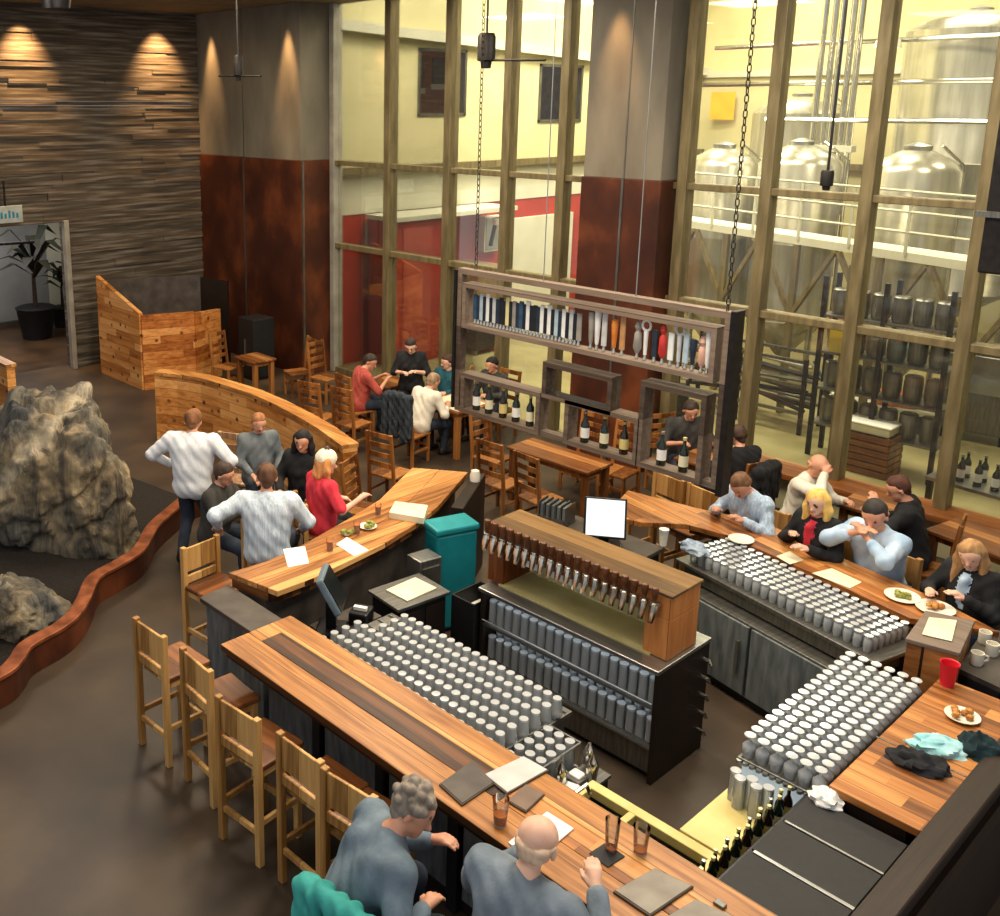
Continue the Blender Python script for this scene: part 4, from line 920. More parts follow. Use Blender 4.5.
def person(label, loc, face, seat=.78, lean=.15, hands=((.2, .4, 1.12), (-.2, .4, 1.12)), head=(0, 0), top=None, sleeves=1., legs=None, hair='short', hairc=(60, 40, 26), skin=None, vox=.012, scale=1., foot=None, female=False, step=0, twist=0., bulk=1., shorts=False, poles=None, legclose=False):
    """hands: wrist targets in body space (x right, y forward, absolute z above floor before scaling); seat None = standing"""
    skin = skin or SKIN; g = .9 if female else 1.
    root_z = (seat / scale + .10) if seat is not None else .93
    P0 = V3(0, 0, root_z)
    up = lambda x, y, z: P0 + rotz(rotx(V3(x, y, z), -lean), twist)
    sw = .185 * g * bulk
    neck, chest, belly = up(0, -.01, .50), up(0, 0, .34), up(0, .01, .14)
    sh = {s: up(s * sw, -.005, .445) for s in (1, -1)}
    hc = neck + rotz(rotx(V3(0, .035, .155), -lean * .5 - head[1]), twist)
    def hd(x, y, z): return hc + rotz(rotx(rotz(V3(x, y, z), head[0]), -head[1] - lean * .4), twist)
    B = []   # bare body
    add = lambda l, a, b, r0, r1, k=.03, m=0, sc=ONE, sub=False: l.append((a, b, r0, r1, k, m, sc, sub))
    add(B, P0 + V3(-.07, 0, 0), P0 + V3(.07, 0, 0), .105, .105); add(B, P0, belly, .115, .11, .06)
    for s in (1, -1): add(B, belly + V3(s * .05, 0, 0), up(s * .09, 0, .36), .10, .105 * bulk, .06)
    add(B, sh[1], sh[-1], .062, .062, .06); add(B, chest, neck, .09, .055, .06); add(B, neck, hc + (neck - hc) * .2, .052, .048, .03)
    # head
    add(B, hd(0, -.018, .03), hd(0, .012, .028), .088, .084, .02); add(B, hd(0, .02, .02), hd(0, .052, -.078), .066, .036, .03)
    add(B, hd(-.03, .03, -.05), hd(.03, .03, -.05), .035, .035, .02)
    add(B, hd(0, .088, .005), hd(0, .105, -.03), .010, .016, .012); 
    for s in (1, -1):
        add(B, hd(s * .083, -.01, .0), hd(s * .086, -.018, -.028), .018, .012, .006); add(B, hd(s * .031, .083, .012), hd(s * .033, .083, .012), .011, .011, .003, 1)
        add(B, hd(s * .018, .086, .032), hd(s * .048, .078, .030), .008, .006, .006, 3)
    add(B, hd(-.02, .079, -.058), hd(.02, .079, -.058), .009, .009, .006, 2)
    ARM = {}
    for s, T in zip((1, -1), hands):
        T = np.array(T, float); S = sh[s]; pole = (poles or {}).get(s, V3(s * .7, -.35, -.8)); E_, Wr = ik(S, T, .285, .255, pole); ARM[s] = (S, E_, Wr)
        add(B, S, E_, .047 * bulk, .039, .03); add(B, E_, Wr, .039, .026, .02)
        d = (Wr - E_); d /= np.linalg.norm(d); side = np.cross(d, V3(0, 0, 1)); side /= max(np.linalg.norm(side), 1e-5); nn = np.cross(side, d)
        if nn[2] < 0: nn = -nn
        K = Wr + d * .085
        add(B, Wr, K + side * .018, .024, .022, .012); add(B, Wr, K - side * .018, .024, .022, .012)
        for i, (o_, l) in enumerate(((.030, .068), (.010, .078), (-.010, .072), (-.029, .056))):
            k0 = K + side * o_; k1 = k0 + d * l * .55 - nn * .012; k2 = k1 + d * l * .35 - nn * l * .42
            add(B, k0, k1, .0105, .0095, .004); add(B, k1, k2, .0095, .0082, .004)
        ins_ = side * (-s if np.dot(side, V3(s, 0, 0)) > 0 else s) ; t0 = Wr + d * .02 + ins_ * .022; t1 = t0 + d * .04 + ins_ * .028 - nn * .008; t2 = t1 + d * .032 + ins_ * .004 - nn * .01
        add(B, t0, t1, .014, .0115, .008); add(B, t1, t2, .0115, .009, .004)
    LEG = {}
    for s in (1, -1):
        hip = P0 + V3(s * .09, 0, -.02)
        if seat is not None:
            if foot is not None: an = V3(s * foot[0], foot[1], foot[2])
            else: an = V3(s * .13, .42, .08 if seat < .6 else .32)
            kn, an = ik(hip, an, .44, .42, V3(s * .25, .8, .6))
        else:
            an = V3(s * .10, s * step, .09 + (abs(step) * .25 if s * step < 0 else 0)); kn, an = ik(hip, an, .44, .42, V3(0, 1, 0))
        LEG[s] = (hip, kn, an); add(B, hip, kn, .082, .055, .04); add(B, kn, an, .053, .036, .03); add(B, an + V3(0, -.03, -.03), an + V3(s * .02, .15, -.05), .036, .03, .02)
    o = sdf_mesh('person', B, vox, [skin, EYE, LIP, mat('brow', hairc, .8)]); o.location = loc; o.rotation_euler = (0, 0, rzto(*face)); o.scale = (scale,) * 3; tag(o, label, 'person')
    # shirt or jacket
    T_ = []; q_ = .022
    add(T_, P0 + V3(-.08, 0, -.03 if seat is not None else -.06), P0 + V3(.08, 0, -.03 if seat is not None else -.06), .118 + q_, .118 + q_, .04); add(T_, P0, belly, .125 + q_, .122 * bulk + q_, .08)
    for s in (1, -1): add(T_, belly + V3(s * .055, 0, 0), up(s * .095, 0, .36), .108 * bulk + q_, .108 * bulk + q_, .07)
    if isinstance(top, (list, tuple)): add(T_, up(0, .115, .43), up(0, .135, .20), .045, .035, .02, 1)
    if female:
        for s in (1, -1): add(T_, up(s * .07, .08, .30), up(s * .07, .10, .29), .065, .06, .04)
    add(T_, sh[1], sh[-1], .066 + q_ * .6, .066 + q_ * .6, .06); add(T_, up(0, -.012, .44), up(0, -.012, .485), .085, .072, .04, 1)
    for s in (1, -1):
        S, E_, Wr = ARM[s]; add(T_, S, S + (E_ - S) * min(1, sleeves * 2), .060 * bulk + q_ * .5, .050 + q_ * .6, .04)
        if sleeves > .5: e = E_ + (Wr - E_) * min(.97, (sleeves - .5) * 2); add(T_, E_, e, .049 + q_ * .6, .036 + q_ * .4, .03)
    tm = top if isinstance(top, (list, tuple)) else [top, top]
    sdf_mesh('shirt', T_, vox, tm, o, wob=.006)
    # trousers and shoes
    J = []; add(J, P0 + V3(-.075, 0, -.03), P0 + V3(.075, 0, -.03), .118, .118, .04)
    for s in (1, -1):
        h, k_, a_ = LEG[s]; add(J, h, k_, .098, .072, .05); add(J, k_, a_ + (k_ - a_) * .06, .070, .055, .03)
    sdf_mesh('trousers', J, vox * 1.2, [legs or JEANS], o, wob=.004)
    for s in (1, -1):
        a_ = LEG[s][2]; H = []; add(H, a_ + V3(0, -.035, -.035), a_ + V3(s * .02, .15, -.055), .046, .038, .02); add(H, a_ + V3(0, -.02, .0), a_ + V3(0, -.02, -.04), .045, .045, .02); sdf_mesh('shoe', H, vox, [SHOE], o)
    # hair
    H = []; hm = mat('hair', hairc, .7, 0, tuple(min(255, v * 1.5 + 8) for v in hairc), 18, (1, 1, .3), .5)
    if hair in ('short', 'curly', 'long', 'bob'):
        add(H, hd(0, -.026, .046), hd(0, .002, .054), .091, .084, .02); add(H, hd(0, -.045, -.01), hd(0, -.05, -.04), .074, .05, .03)
        for s in (1, -1): add(H, hd(s * .075, -.01, .04), hd(s * .08, -.015, .0), .022, .012, .02)
        if hair == 'curly':
            rr = random.Random(4)
            for k in range(46):
                th, ph = rr.uniform(0, 6.28), rr.uniform(-.25, 1.3); p = (.095 * math.cos(th) * math.cos(ph), -.025 + .1 * math.sin(th) * math.cos(ph), .045 + .095 * math.sin(ph))
                if p[1] > .045 and p[2] < .08: continue
                add(H, hd(*p), hd(*p), rr.uniform(.018, .028), .02, .008)
        if hair in ('long', 'bob'):
            dn = .22 if hair == 'long' else .08
            for s in (1, -1):
                add(H, hd(s * .07, -.02, .04), hd(s * .092, -.01, -.06), .042, .04, .03); e = hd(s * .09, -.01, -.06); add(H, e, e + V3(s * .02, .01, -dn), .042, .03, .03)
            e = hd(0, -.06, 0); add(H, e, e + V3(0, -.05, -dn - .03), .075, .055, .04); e = hd(0, -.06, -.04)
            for s in (1, -1): add(H, hd(s * .05, -.06, -.02), hd(s * .05, -.06, -.02) + V3(s * .01, -.03, -dn - .02), .05, .04, .03)
        H.append((hd(0, .105, -.02), hd(0, .085, -.10), .074, .07, 0, 0, ONE, True))
    elif hair == 'bald':
        for s in (1, -1): add(H, hd(s * .078, -.02, .015), hd(s * .06, -.07, -.005), .018, .02, .015)
        add(H, hd(.05, -.082, -.01), hd(-.05, -.082, -.01), .024, .024, .02); add(H, hd(.04, -.07, -.045), hd(-.04, -.07, -.045), .024, .024, .02)
    if H: sdf_mesh('hair', H, vox * .8, [hm], o, wob=.004)
    o['_h'] = [float(v) for v in hd(0, 0, .05)]
    return o, hd
JEANS = cloth('dark_jeans', (30, 38, 50), (50, 60, 76)); BLACKC = cloth('black_cloth', (14, 15, 17), (30, 31, 34)); GREYT = cloth('grey_trousers', (52, 50, 48), (74, 72, 70))
WHITEC = cloth('white_shirt_cloth', (212, 218, 224), (236, 240, 244)); PALEBLUE = cloth('pale_blue_white_shirt', (176, 196, 212), (222, 232, 240), 9, (4, 4, .4)); LIGHTBLUE = cloth('light_blue_shirt', (150, 178, 204), (192, 212, 230))
CHECK = cloth('blue_check_shirt', (138, 164, 190), (196, 212, 226), 26, (2, 2, .6)); GREYBLUE = cloth('grey_blue_jacket', (82, 98, 110), (118, 134, 146)); GREYSHIRT = cloth('grey_shirt', (98, 110, 120), (130, 142, 152))
REDC = cloth('bright_red_top', (190, 40, 56), (224, 62, 78)); BRICK = cloth('faded_red_shirt', (158, 62, 54), (188, 90, 78)); TEALC = cloth('dark_teal_sweater', (20, 70, 84), (38, 96, 110)); CREAMC = cloth('cream_shirt', (206, 198, 180), (228, 222, 206)); DARKG = cloth('dark_grey_shirt', (44, 44, 42), (66, 64, 60)); SLATEC = cloth('slate_shirt', (84, 92, 98), (120, 128, 132))
# --- left of the bar
o, hd = person('person in a white shirt and dark jeans walking beside the boulder', (-9.3, 5.72, 0), (-.62, .78), None, .12, ((.30, .12, 1.02), (-.30, .16, 1.05)), (0, .1), WHITEC, .97, hair='short', hairc=(96, 62, 36), scale=1.06, step=.14, bulk=1.28, poles={1: (1, -.4, -.2), -1: (-1, -.4, -.2)})
o, hd = person('person in a loose pale blue-white shirt seated with back to the bowed counter', (-7.48, 5.44, 0), (-.72, .70), .78, .04, ((.30, .30, .88), (-.46, .06, .98)), (.2, .1), PALEBLUE, .98, hair='short', hairc=(70, 46, 30), scale=1.10, bulk=1.18, poles={-1: (-1, -.5, -.5), 1: (1, -.4, -.5)})
o, hd = person('person in a bright red top and white knit cap at the bowed counter', (-7.66, 6.28, 0), (.20, .98), .76, .05, ((.30, .30, 1.17), (-.2, .34, 1.0)), (-.3, .15), REDC, .45, hair='bob', hairc=(150, 100, 56), skin=SKINP, female=True, scale=1.0, legs=BLACKC)
cp = []
def addc(a, b, r0, r1, k=.02, m=0): cp.append((a, b, r0, r1, k, m, ONE, False))
addc(hd(0, -.03, .055), hd(0, .005, .062), .102, .096); addc(hd(0, -.02, .16), hd(0, -.02, .165), .028, .028, .005, 1)
cp.append((hd(0, .10, -.03), hd(0, .085, -.1), .08, .08, 0, 0, ONE, True))
sdf_mesh('knit_cap', cp, .009, [mat('cream_knit', (226, 218, 188), .95, 0, (240, 234, 210), 40, (1, 1, 1), .5), M['slate']], o, wob=.003)
person('person with black hair in dark clothes behind the pale blue-white shirt', (-8.42, 6.68, 0), (.5, -.7), .76, .1, ((.2, .35, 1.0), (-.2, .35, 1.0)), (0, .1), BLACKC, .97, hair='bob', hairc=(14, 12, 12), female=True, scale=1.0, legs=BLACKC)
person('person with brown hair and slate shirt standing by the pale chair', (-9.25, 6.62, 0), (.75, -.3), None, .05, ((.15, .3, 1.0), (-.15, .3, 1.0)), (0, .15), SLATEC, .9, hair='short', hairc=(112, 74, 44), scale=.96)
person('person in dark grey seated between the walking man and the bowed counter', (-8.72, 5.62, 0), (.8, .45), .5, .15, ((.15, .4, .9), (-.15, .4, .9)), (0, .2), DARKG, .9, hair='short', hairc=(44, 32, 24), scale=1.05)
# --- window diners
person('person in a faded red shirt reading a paper at the small table', (-11.45, 10.16, 0), (.42, .9), .455, .22, ((.14, .42, .88), (-.14, .42, .88)), (-.5, .35), BRICK, .5, hair='short', hairc=(34, 26, 20), scale=1.04)
person('standing server in black holding a notepad by the window tables', (-10.86, 10.78, 0), (.6, -.8), None, .08, ((.1, .30, 1.16), (-.12, .28, 1.18)), (0, .4), BLACKC, .6, hair='short', hairc=(30, 20, 16), skin=SKINP, female=True, scale=.97, legs=BLACKC)
person('person in a white top with back turned, leaning over the papers', (-10.05, 10.12, 0), (.0, 1), .455, .45, ((.2, .42, .78), (-.2, .42, .78)), (0, .3), CREAMC, .8, hair='short', hairc=(110, 90, 70), scale=1.02)
person('person in a dark teal sweater seen from the side at the papered table', (-10.62, 11.42, 0), (.2, -.97), .455, .1, ((.15, .36, .78), (-.15, .36, .78)), (-.6, .1), TEALC, .97, hair='short', hairc=(46, 28, 18), skin=SKINP, scale=.97)
person('person in a dark cap sitting behind the hanging display bottles', (-9.98, 11.80, 0), (0, -1), .455, .12, ((.16, .36, .78), (-.16, .36, .78)), (0, .15), DARKG, .97, hair='short', hairc=(16, 14, 14), scale=1.0)
person('person in an open dark shirt facing the bar, seen through the hanging display', (-6.70, 11.85, 0), (.75, -.65), .455, .18, ((.18, .36, .80), (-.14, .4, .82)), (0, .25), DARKG, .6, hair='short', hairc=(36, 26, 20), scale=1.08)
person('person in a black jacket with back turned at the window', (-5.52, 11.22, 0), (-.9, .4), .455, .18, ((.15, .4, .78), (-.2, .36, .78)), (.1, .2), BLACKC, .97, hair='short', hairc=(52, 36, 26), scale=1.05)
o, hd = person('bald person in a cream shirt resting chin on hand by the window', (-4.72, 10.95, 0), (.95, -.05), .455, .22, ((.10, .30, 1.12), (-.15, .42, .80)), (-.5, .2), CREAMC, .97, hair='bald', hairc=(170, 130, 104), scale=1.08)
person('person in a black sweater with raised hand at the window table', (-3.46, 10.94, 0), (-.96, -.28), .455, .2, ((.2, .36, .80), (-.24, .34, 1.02)), (.2, .35), BLACKC, .7, hair='short', hairc=(58, 32, 22), scale=1.10)
# --- far counter diners facing the taps
IN = (-Vv.x, -Vv.y)
def far(label, px_, py_, z_, back, **k):
    p = pz(px_, py_, z_); back += .07; x, y = p.x + Vv.x * back, p.y + Vv.y * back
    dup(STOOL, 'timber bar stool under the ' + label.split(' with ')[0].replace('person', 'diner', 1), (x, y + .02, 0), ang + PI, SG)
    return person(label, (x, y, 0), IN, .78, **k)
far('person in a blue checked shirt reading at the far counter', 734, 486, 1.50, .30, lean=.30, hands=((.17, .38, 1.16), (-.17, .38, 1.16)), head=(.1, .5), top=CHECK, sleeves=.98, hair='short', hairc=(84, 58, 38), scale=1.03, vox=.011)
far('blonde person with a black jacket over red at the far counter', 805, 515, 1.45, .20, lean=.12, hands=((.10, .30, 1.20), (-.16, .38, 1.17)), head=(.2, .1), top=[BLACKC, REDC], sleeves=.98, hair='long', hairc=(190, 140, 74), skin=SKINP, female=True, scale=1.02, vox=.011)
far('person in a light blue shirt with hands clasped at the mouth', 868, 525, 1.52, .22, lean=.24, hands=((.035, .33, 1.30), (-.035, .33, 1.30)), head=(.3, .2), top=LIGHTBLUE, sleeves=.8, hair='short', hairc=(30, 26, 24), scale=1.12, vox=.011, poles={1: (1, .1, -.6), -1: (-1, .1, -.6)})
far('person with long brown hair in a dark jacket at the counter corner', 962, 566, 1.44, .18, lean=.14, hands=((.16, .38, 1.18), (-.1, .32, 1.2)), head=(.3, .25), top=[BLACKC, LIGHTBLUE], sleeves=.98, hair='long', hairc=(122, 92, 58), skin=SKINP, female=True, scale=1.0, vox=.011)
# --- near counter
o, hd = person('person with curly grey hair in a grey-blue jacket at the near counter', (-3.49, 3.0, 0), (.42, .90), .72, .52, ((.22, .34, .92), (-.14, .50, .98)), (-.5, .35), GREYBLUE, .97, hair='curly', hairc=(96, 88, 78), scale=1.12, bulk=1.12, vox=.009)
o, hd = person('bald person in a grey shirt eating at the near counter', (-2.60, 3.36, 0), (-.10, 1), .78, .16, ((.20, .36, 1.16), (-.2, .36, 1.13)), (.2, .3), GREYSHIRT, .97, hair='bald', hairc=(150, 128, 106), skin=SKINP, scale=1.12, bulk=1.15, vox=.009)

def drape(label, loc, rz, w, z0, z1, m, name='jacket', sleeves=True, th=.055):
    P = []; add = lambda a, b, r0, r1, k=.04, m_=0: P.append((V3(*a), V3(*b), r0, r1, k, m_, ONE, False))
    add((-w, 0, z1), (w, 0, z1), th, th); add((-w * .4, -.02, z1 + .03), (w * .4, -.02, z1 + .03), th * .8, th * .8)
    for k in range(5):
        x = -w + k * w / 2; add((x, -.03, z1), (x * 1.05 + .01 * (k % 2), -.05, z0 + .03 * (k % 3)), th * .9, th * .75, .03); add((x * .9, .05, z1), (x * .9, .06, z0 + .3), th * .7, th * .5, .03)
    if sleeves:
        for s in (-1, 1): add((s * (w + .01), 0, z1 - .02), (s * (w + .05), -.05, z0 + .10), th, th * .8, .03)
    o = sdf_mesh(name, P, .012, [m], wob=.009); o.location = loc; o.rotation_euler = (0, 0, rz); return tag(o, label, name)
drape('dark jacket hanging over the back of a ladder-back chair', (-10.03, 9.70, 0), .12, .20, .40, 1.06, mat('dark_striped_jacket', (18, 22, 28), .8, 0, (58, 70, 80), 9, (6, 6, .3), .4))
drape('black coat hanging over the chair of the bald man', (-5.10, 10.93, 0), -PI / 2, .2, .38, 1.06, BLACKC, 'coat')
drape('teal jacket hanging over the stool of the grey-haired man', (-3.36, 2.84, 0), .1, .22, .45, 1.12, M['tealcloth'])
person('person in dark clothes partly cut by the edge beside the mugs', (-1.62, 8.85, 0), (-.3, -.95), .78, .2, ((.2, .36, 1.0), (-.2, .36, 1.0)), (0, .2), BLACKC, .97, hair='short', hairc=(30, 26, 22))
# ================================================================== BREWERY BEYOND THE GLASS
M['tank'] = mat('tank_steel', (150, 146, 128), .26, .6, (198, 194, 176), 2, (3, 3, .3))
TKG = 'brewing tanks'
def tank(label, x, y, r, zb, zt, legs=True, seed=0):
    t = thing('brewing_tank', label, 'tank', (x, y, 0), .4 + seed, TKG)
    pr = [(.12, zb - .75), (r, zb), (r * 1.012, zb + .02), (r, zb + .04), (r, (zb + zt) / 2), (r * 1.012, (zb + zt) / 2 + .02), (r, (zb + zt) / 2 + .05), (r, zt), (r * .8, zt + .18), (r * .35, zt + .34), (.1, zt + .38)]
    MB().lathe(pr, 32).build('vessel', M['tank'], t, smooth=True)
    MB().lathe([(.2, zt + .30), (.22, zt + .42), (.05, zt + .48)], 16).build('manway', M['steel'], t, smooth=True)
    if legs:
        for k in range(4):
            a = PI / 4 + k * PI / 2; MB().tube([(r * .86 * math.cos(a), r * .86 * math.sin(a), 0), (r * .9 * math.cos(a), r * .9 * math.sin(a), zb + .2)], .05, 8).build('leg', M['steel'], t, smooth=True)
    MB().tube([(r + .06, -.1, zb - .3), (r + .06, -.1, zt + .1), (r * .5, -.1, zt + .42)], .03, 8).build('pipe', M['chrome'], t, smooth=True)
    MB().tube([(0, 0, zb - .74), (.0, 0, zb - .9), (.5, -.3, zb - .95)], .035, 8).build('outlet_pipe', M['steel'], t, smooth=True)
tank('tall brewing tank below the catwalk, beside the middle pier', -10.35, 18.95, .66, 1.15, 4.0, seed=.2)
tank('tall brewing tank below the catwalk with the brightest steel stripe', -8.8, 18.95, .74, 1.15, 4.1)
tank('tall brewing tank below the catwalk, third from the middle pier', -6.55, 18.3, .70, 1.2, 4.1, seed=.5)
tank('wide brewing tank rising behind the catwalk, by the pipe bundle', -10.6, 22.6, 1.0, 1.4, 5.0, seed=.1)
tank('huge brewing tank behind the catwalk reaching the ceiling lights', -7.35, 22.8, 1.25, 1.5, 6.6, seed=.7)
tank('huge brewing tank behind the black slatted box', -4.4, 22.6, 1.2, 1.5, 6.9, seed=.3)
ca, cb = pz(640, 216, 3.0), pz(1040, 276, 3.0); dv = (cb - ca).normalized(); nv_ = Vector((-dv.y, dv.x, 0))
if nv_.y < 0: nv_ = -nv_
t = thing('catwalk', 'pale steel catwalk with railings across the brewing tanks', 'catwalk', (0, 0, 0))
dk_ = MB().prism([tuple((ca).xy), tuple((cb).xy), tuple((cb + nv_ * .6).xy), tuple((ca + nv_ * .6).xy)], 2.92, 3.05); dk_.build('deck', M['offwhite'], t)
L = (cb - ca).length
for z in (3.35, 3.65, 3.95): MB().tube([tuple(ca + Vector((0, 0, z - 3))), tuple(cb + Vector((0, 0, z - 3)))], .022, 6).build('handrail', M['offwhite'], t)
for k in range(9):
    p = ca + dv * (L * k / 8); MB().bar(p, p + Vector((0, 0, .97)), .04).build('railing_post', M['offwhite'], t)
for k in range(5):
    p = ca + dv * (L * (k + .5) / 5); MB().bar((p.x, p.y, 0), (p.x, p.y, 2.92), .10).build('support_post', M['bronze'], t)
    for s in (-1, 1): MB().bar((p.x, p.y, 1.7), tuple(p + dv * s * .75 + Vector((0, 0, -.1))), .07).build('brace', M['bronze'], t)
t = thing('pipe_bundle', 'bundle of upright steel pipes rising above the catwalk', 'pipes', (-8.75, 20.0, 0))
for k in range(5): MB().tube([(-.35 + k * .17, .05 * (k % 2), 3.1), (-.35 + k * .17, .05 * (k % 2), 9.5)], .06, 10).build('pipe', M['chrome'], t, smooth=True)
bx(-.45, .45, -.1, .12, 4.3, 4.42).build('clamp', M['offwhite'], t)
for i, (y, z, x0, x1) in enumerate(((20.5, 5.6, -12, 3), (21.2, 6.4, -12, 3), (19.8, 4.9, -10, 3))):
    tag(MB().tube([(x0, y, z), (x1, y, z), (x1, y, z + 1)], .045, 8).build('ceiling_pipe', M['chrome'], smooth=True), ('lowest', 'highest', 'middle')[(0, 1, 2)[i] if i < 2 else 2].replace('middle', 'slim') + ' overhead steel pipe crossing the brewing tanks', 'pipe', 'overhead pipes')
# lamps in the hall
for i, (x, y, z) in enumerate(((-7.9, 20.0, 6.2), (-9.3, 24.5, 7.6), (-5.0, 24.0, 7.4))):
    t = thing('bay_lamp', ('glowing bay lamp beside the pipe bundle', 'glowing bay lamp over the wide tank by the back wall', 'glowing bay lamp over the huge tanks')[i], 'lamp', (x, y, z), 0, 'bay lamps')
    MB().lathe([(.24, 0), (.2, .14), (.07, .3), (.05, .4)], 16, cap=False).build('shade', M['offwhite'], t, smooth=True); MB().lathe([(.002, .02), (.2, .03), (.2, .05), (.002, .06)], 16).build('bulb', mat('lamp_glow', (255, 240, 200), .5, 0, (255, 246, 214), emit=5), t); MB().tube([(0, 0, .4), (0, 0, 9.5 - z)], .015, 6).build('cable', M['iron'], t)
# shop-floor kit
def pxy(x, y, z=0): p = pz(x, y, z); return p.x, p.y
t = thing('pipe_rack', 'dark steel rack of hoses and pipes under the brewing tanks', 'rack', (-7.9, 15.9, 0))
for x in (-1.1, 0, 1.1):
    for y in (-.35, .35): bx(x - .03, x + .03, y - .03, y + .03, 0, 1.25).build('post', M['iron'], t)
for z in (.35, .8, 1.2):
    for y in (-.35, .35): bx(-1.13, 1.13, y - .025, y + .025, z - .025, z + .025).build('rail', M['steeldark'], t)
rr = random.Random(2)
for k in range(9): MB().tube([(-1.1, rr.uniform(-.3, .3), .38 + .1 * k % .8), (0, rr.uniform(-.3, .3), .40 + .1 * k % .8), (1.1, rr.uniform(-.3, .3), .38 + .1 * k % .8)], .035, 6).build('hose', [M['black'], M['steel'], M['iron']][k % 3], t, smooth=True)
KG = 'steel kegs'
kp = None
t = thing('keg_rack', 'dark steel racking stacked with small kegs and fittings beyond the glass', 'rack', (-5.45, 15.0, 0))
for x in (-.85, 0, .85):
    for y in (-.22, .22): bx(x - .03, x + .03, y - .03, y + .03, 0, 2.75).build('post', M['iron'], t)
for z in (.5, 1.05, 1.6, 2.15): bx(-.88, .88, -.24, .24, z, z + .03).build('shelf_board', M['steeldark'], t)
for lv in range(4):
    for i in range(6):
        x, y, z = -5.45 - .7 + i * .28, 15.0, .531 + lv * .55
        lab = 'small steel keg on the racking, %s shelf, %s from the brewing tanks' % (('lowest', 'second', 'third', 'top')[lv], ordi(i))
        if kp is None:
            kp = thing('keg', lab, 'keg', (x, y, z), 0, KG); MB().lathe([(.10, 0), (.12, .03), (.12, .08), (.125, .11), (.125, .28), (.12, .31), (.12, .36), (.10, .38)], 14).build('body', M['steeldark'], kp, smooth=True); MB().lathe([(.03, .3), (.03, .40)], 8).build('valve', M['chrome'], kp)
        else: dup(kp, lab, (x, y, z), i, KG)
t = thing('pallet_truck', 'dark pallet truck with forks on the brewery floor near the window', 'truck', (-9.2, 14.8, 0), .5)
bx(-.5, .5, -.28, -.12, .06, .14).build('fork', M['iron'], t); bx(-.5, .5, .12, .28, .06, .14).build('fork', M['iron'], t); bx(.5, .75, -.26, .26, .05, .5).build('body', M['black'], t, bevel=.03); MB().tube([(.7, 0, .5), (.95, 0, 1.2)], .03, 8).build('handle', M['iron'], t)
def crate(label, x, y, z, w, d, h, m='table', rz=0):
    t = thing('crate', label, 'crate', (x, y, z), rz, 'crates by the brewery window')
    mb = MB()
    for s in (-1, 1):
        for k in range(3): mb.box(-w / 2, w / 2, s * d / 2 - .012, s * d / 2 + .012, h * (k / 3 + .03), h * (k / 3 + .30)); mb.box(s * w / 2 - .012, s * w / 2 + .012, -d / 2, d / 2, h * (k / 3 + .03), h * (k / 3 + .30))
    mb.build('slats', M[m], t); bx(-w / 2, w / 2, -d / 2, d / 2, 0, .03).build('base', M[m], t)
    for a in (-1, 1):
        for b in (-1, 1): bx(a * (w / 2 - .04) - .02, a * (w / 2 - .04) + .02, b * (d / 2 - .04) - .02, b * (d / 2 - .04) + .02, 0, h).build('corner_post', M['chair'], t)
x, y = pxy(868, 470); crate('brown slatted crate on the brewery floor, lower of the stack', x, y, 0, .66, .5, .30); crate('brown slatted crate on the brewery floor, upper of the stack', x, y, .30, .66, .5, .30)
t = thing('storage_tub', 'white tub standing on the slatted crates beyond the glass', 'tub', (x, y, .60)); bx(-.30, .30, -.22, .22, 0, .13).build('body', M['offwhite'], t, bevel=.03); bx(-.33, .33, -.25, .25, .13, .16).build('lid', M['white'], t, bevel=.015)
x, y = pxy(880, 425); t = thing('hose_cart', 'low white and orange hose cart on the brewery floor', 'cart', (x, y, 0), .3)
bx(-.8, .8, -.25, .25, .3, .4).build('bed', M['offwhite'], t, bevel=.02); bx(-.1, .5, -.24, .24, .4, .58).build('hopper', mat('orange_plastic', (206, 98, 34), .4, 0, (226, 122, 52)), t, bevel=.04)
for a in (-.6, .6):
    for b in (-.22, .22): MB().tube([(a, b - .03, .14), (a, b + .03, .14)], .14, 14).build('wheel', M['black'], t, smooth=True)
MB().tube([(-.8, 0, .4), (-1.1, 0, .95)], .025, 8).build('handle', mat('blue_handle', (70, 110, 150), .4), t)
x, y = pxy(826, 500); t = thing('sign_post', 'steel post with a small yellow notice outside the window', 'post', (x, y, 0)); bx(-.04, .04, -.04, .04, 0, 3.2).build('post', M['bronze'], t); bx(-.17, .17, -.07, -.045, 2.05, 2.4).build('notice', mat('yellow_notice', (214, 190, 62), .5, 0, (230, 208, 84)), t)
for i, (xx, lab) in enumerate(((-5.3, 'steel cabinet beyond the glass, nearer the orange hose cart'), (-4.1, 'steel cabinet beyond the glass, nearer the outside bottle table'))):
    t = thing('steel_cabinet', lab, 'cabinet', (xx + .4, 17.6, 0), .1, 'steel cabinets'); bx(-.5, .5, -.35, .35, .15, 1.5).build('body', M['steeldark'], t, bevel=.03); bx(-.5, .5, -.38, -.35, .8, 1.4).build('door', M['steel'], t, bevel=.01)
    for a in (-.4, .4):
        for b in (-.28, .28): bx(a - .04, a + .04, b - .04, b + .04, 0, .15).build('leg', M['iron'], t)
p = pz(978, 485, .8); p.y = max(p.y, 13.05); t = thing('work_table', 'steel work table with dark bottles just outside the window', 'table', (p.x, p.y, 0), -.1)
bx(-.5, .6, -.3, .3, .76, .8).build('table_top', M['steel'], t)
for a in (-.45, .55):
    for b in (-.25, .25): bx(a - .03, a + .03, b - .03, b + .03, 0, .76).build('leg', M['iron'], t)
for i in range(5):
    for j in range(2): bottle('white green tall', (p.x - .38 + i * .19, p.y - .1 + j * .2 - i * .019, .8), 'dark bottle on the outside work table, %s along, %s row from the glass' % (ordi(i), ordi(j)), 'bottles on the outside work table')
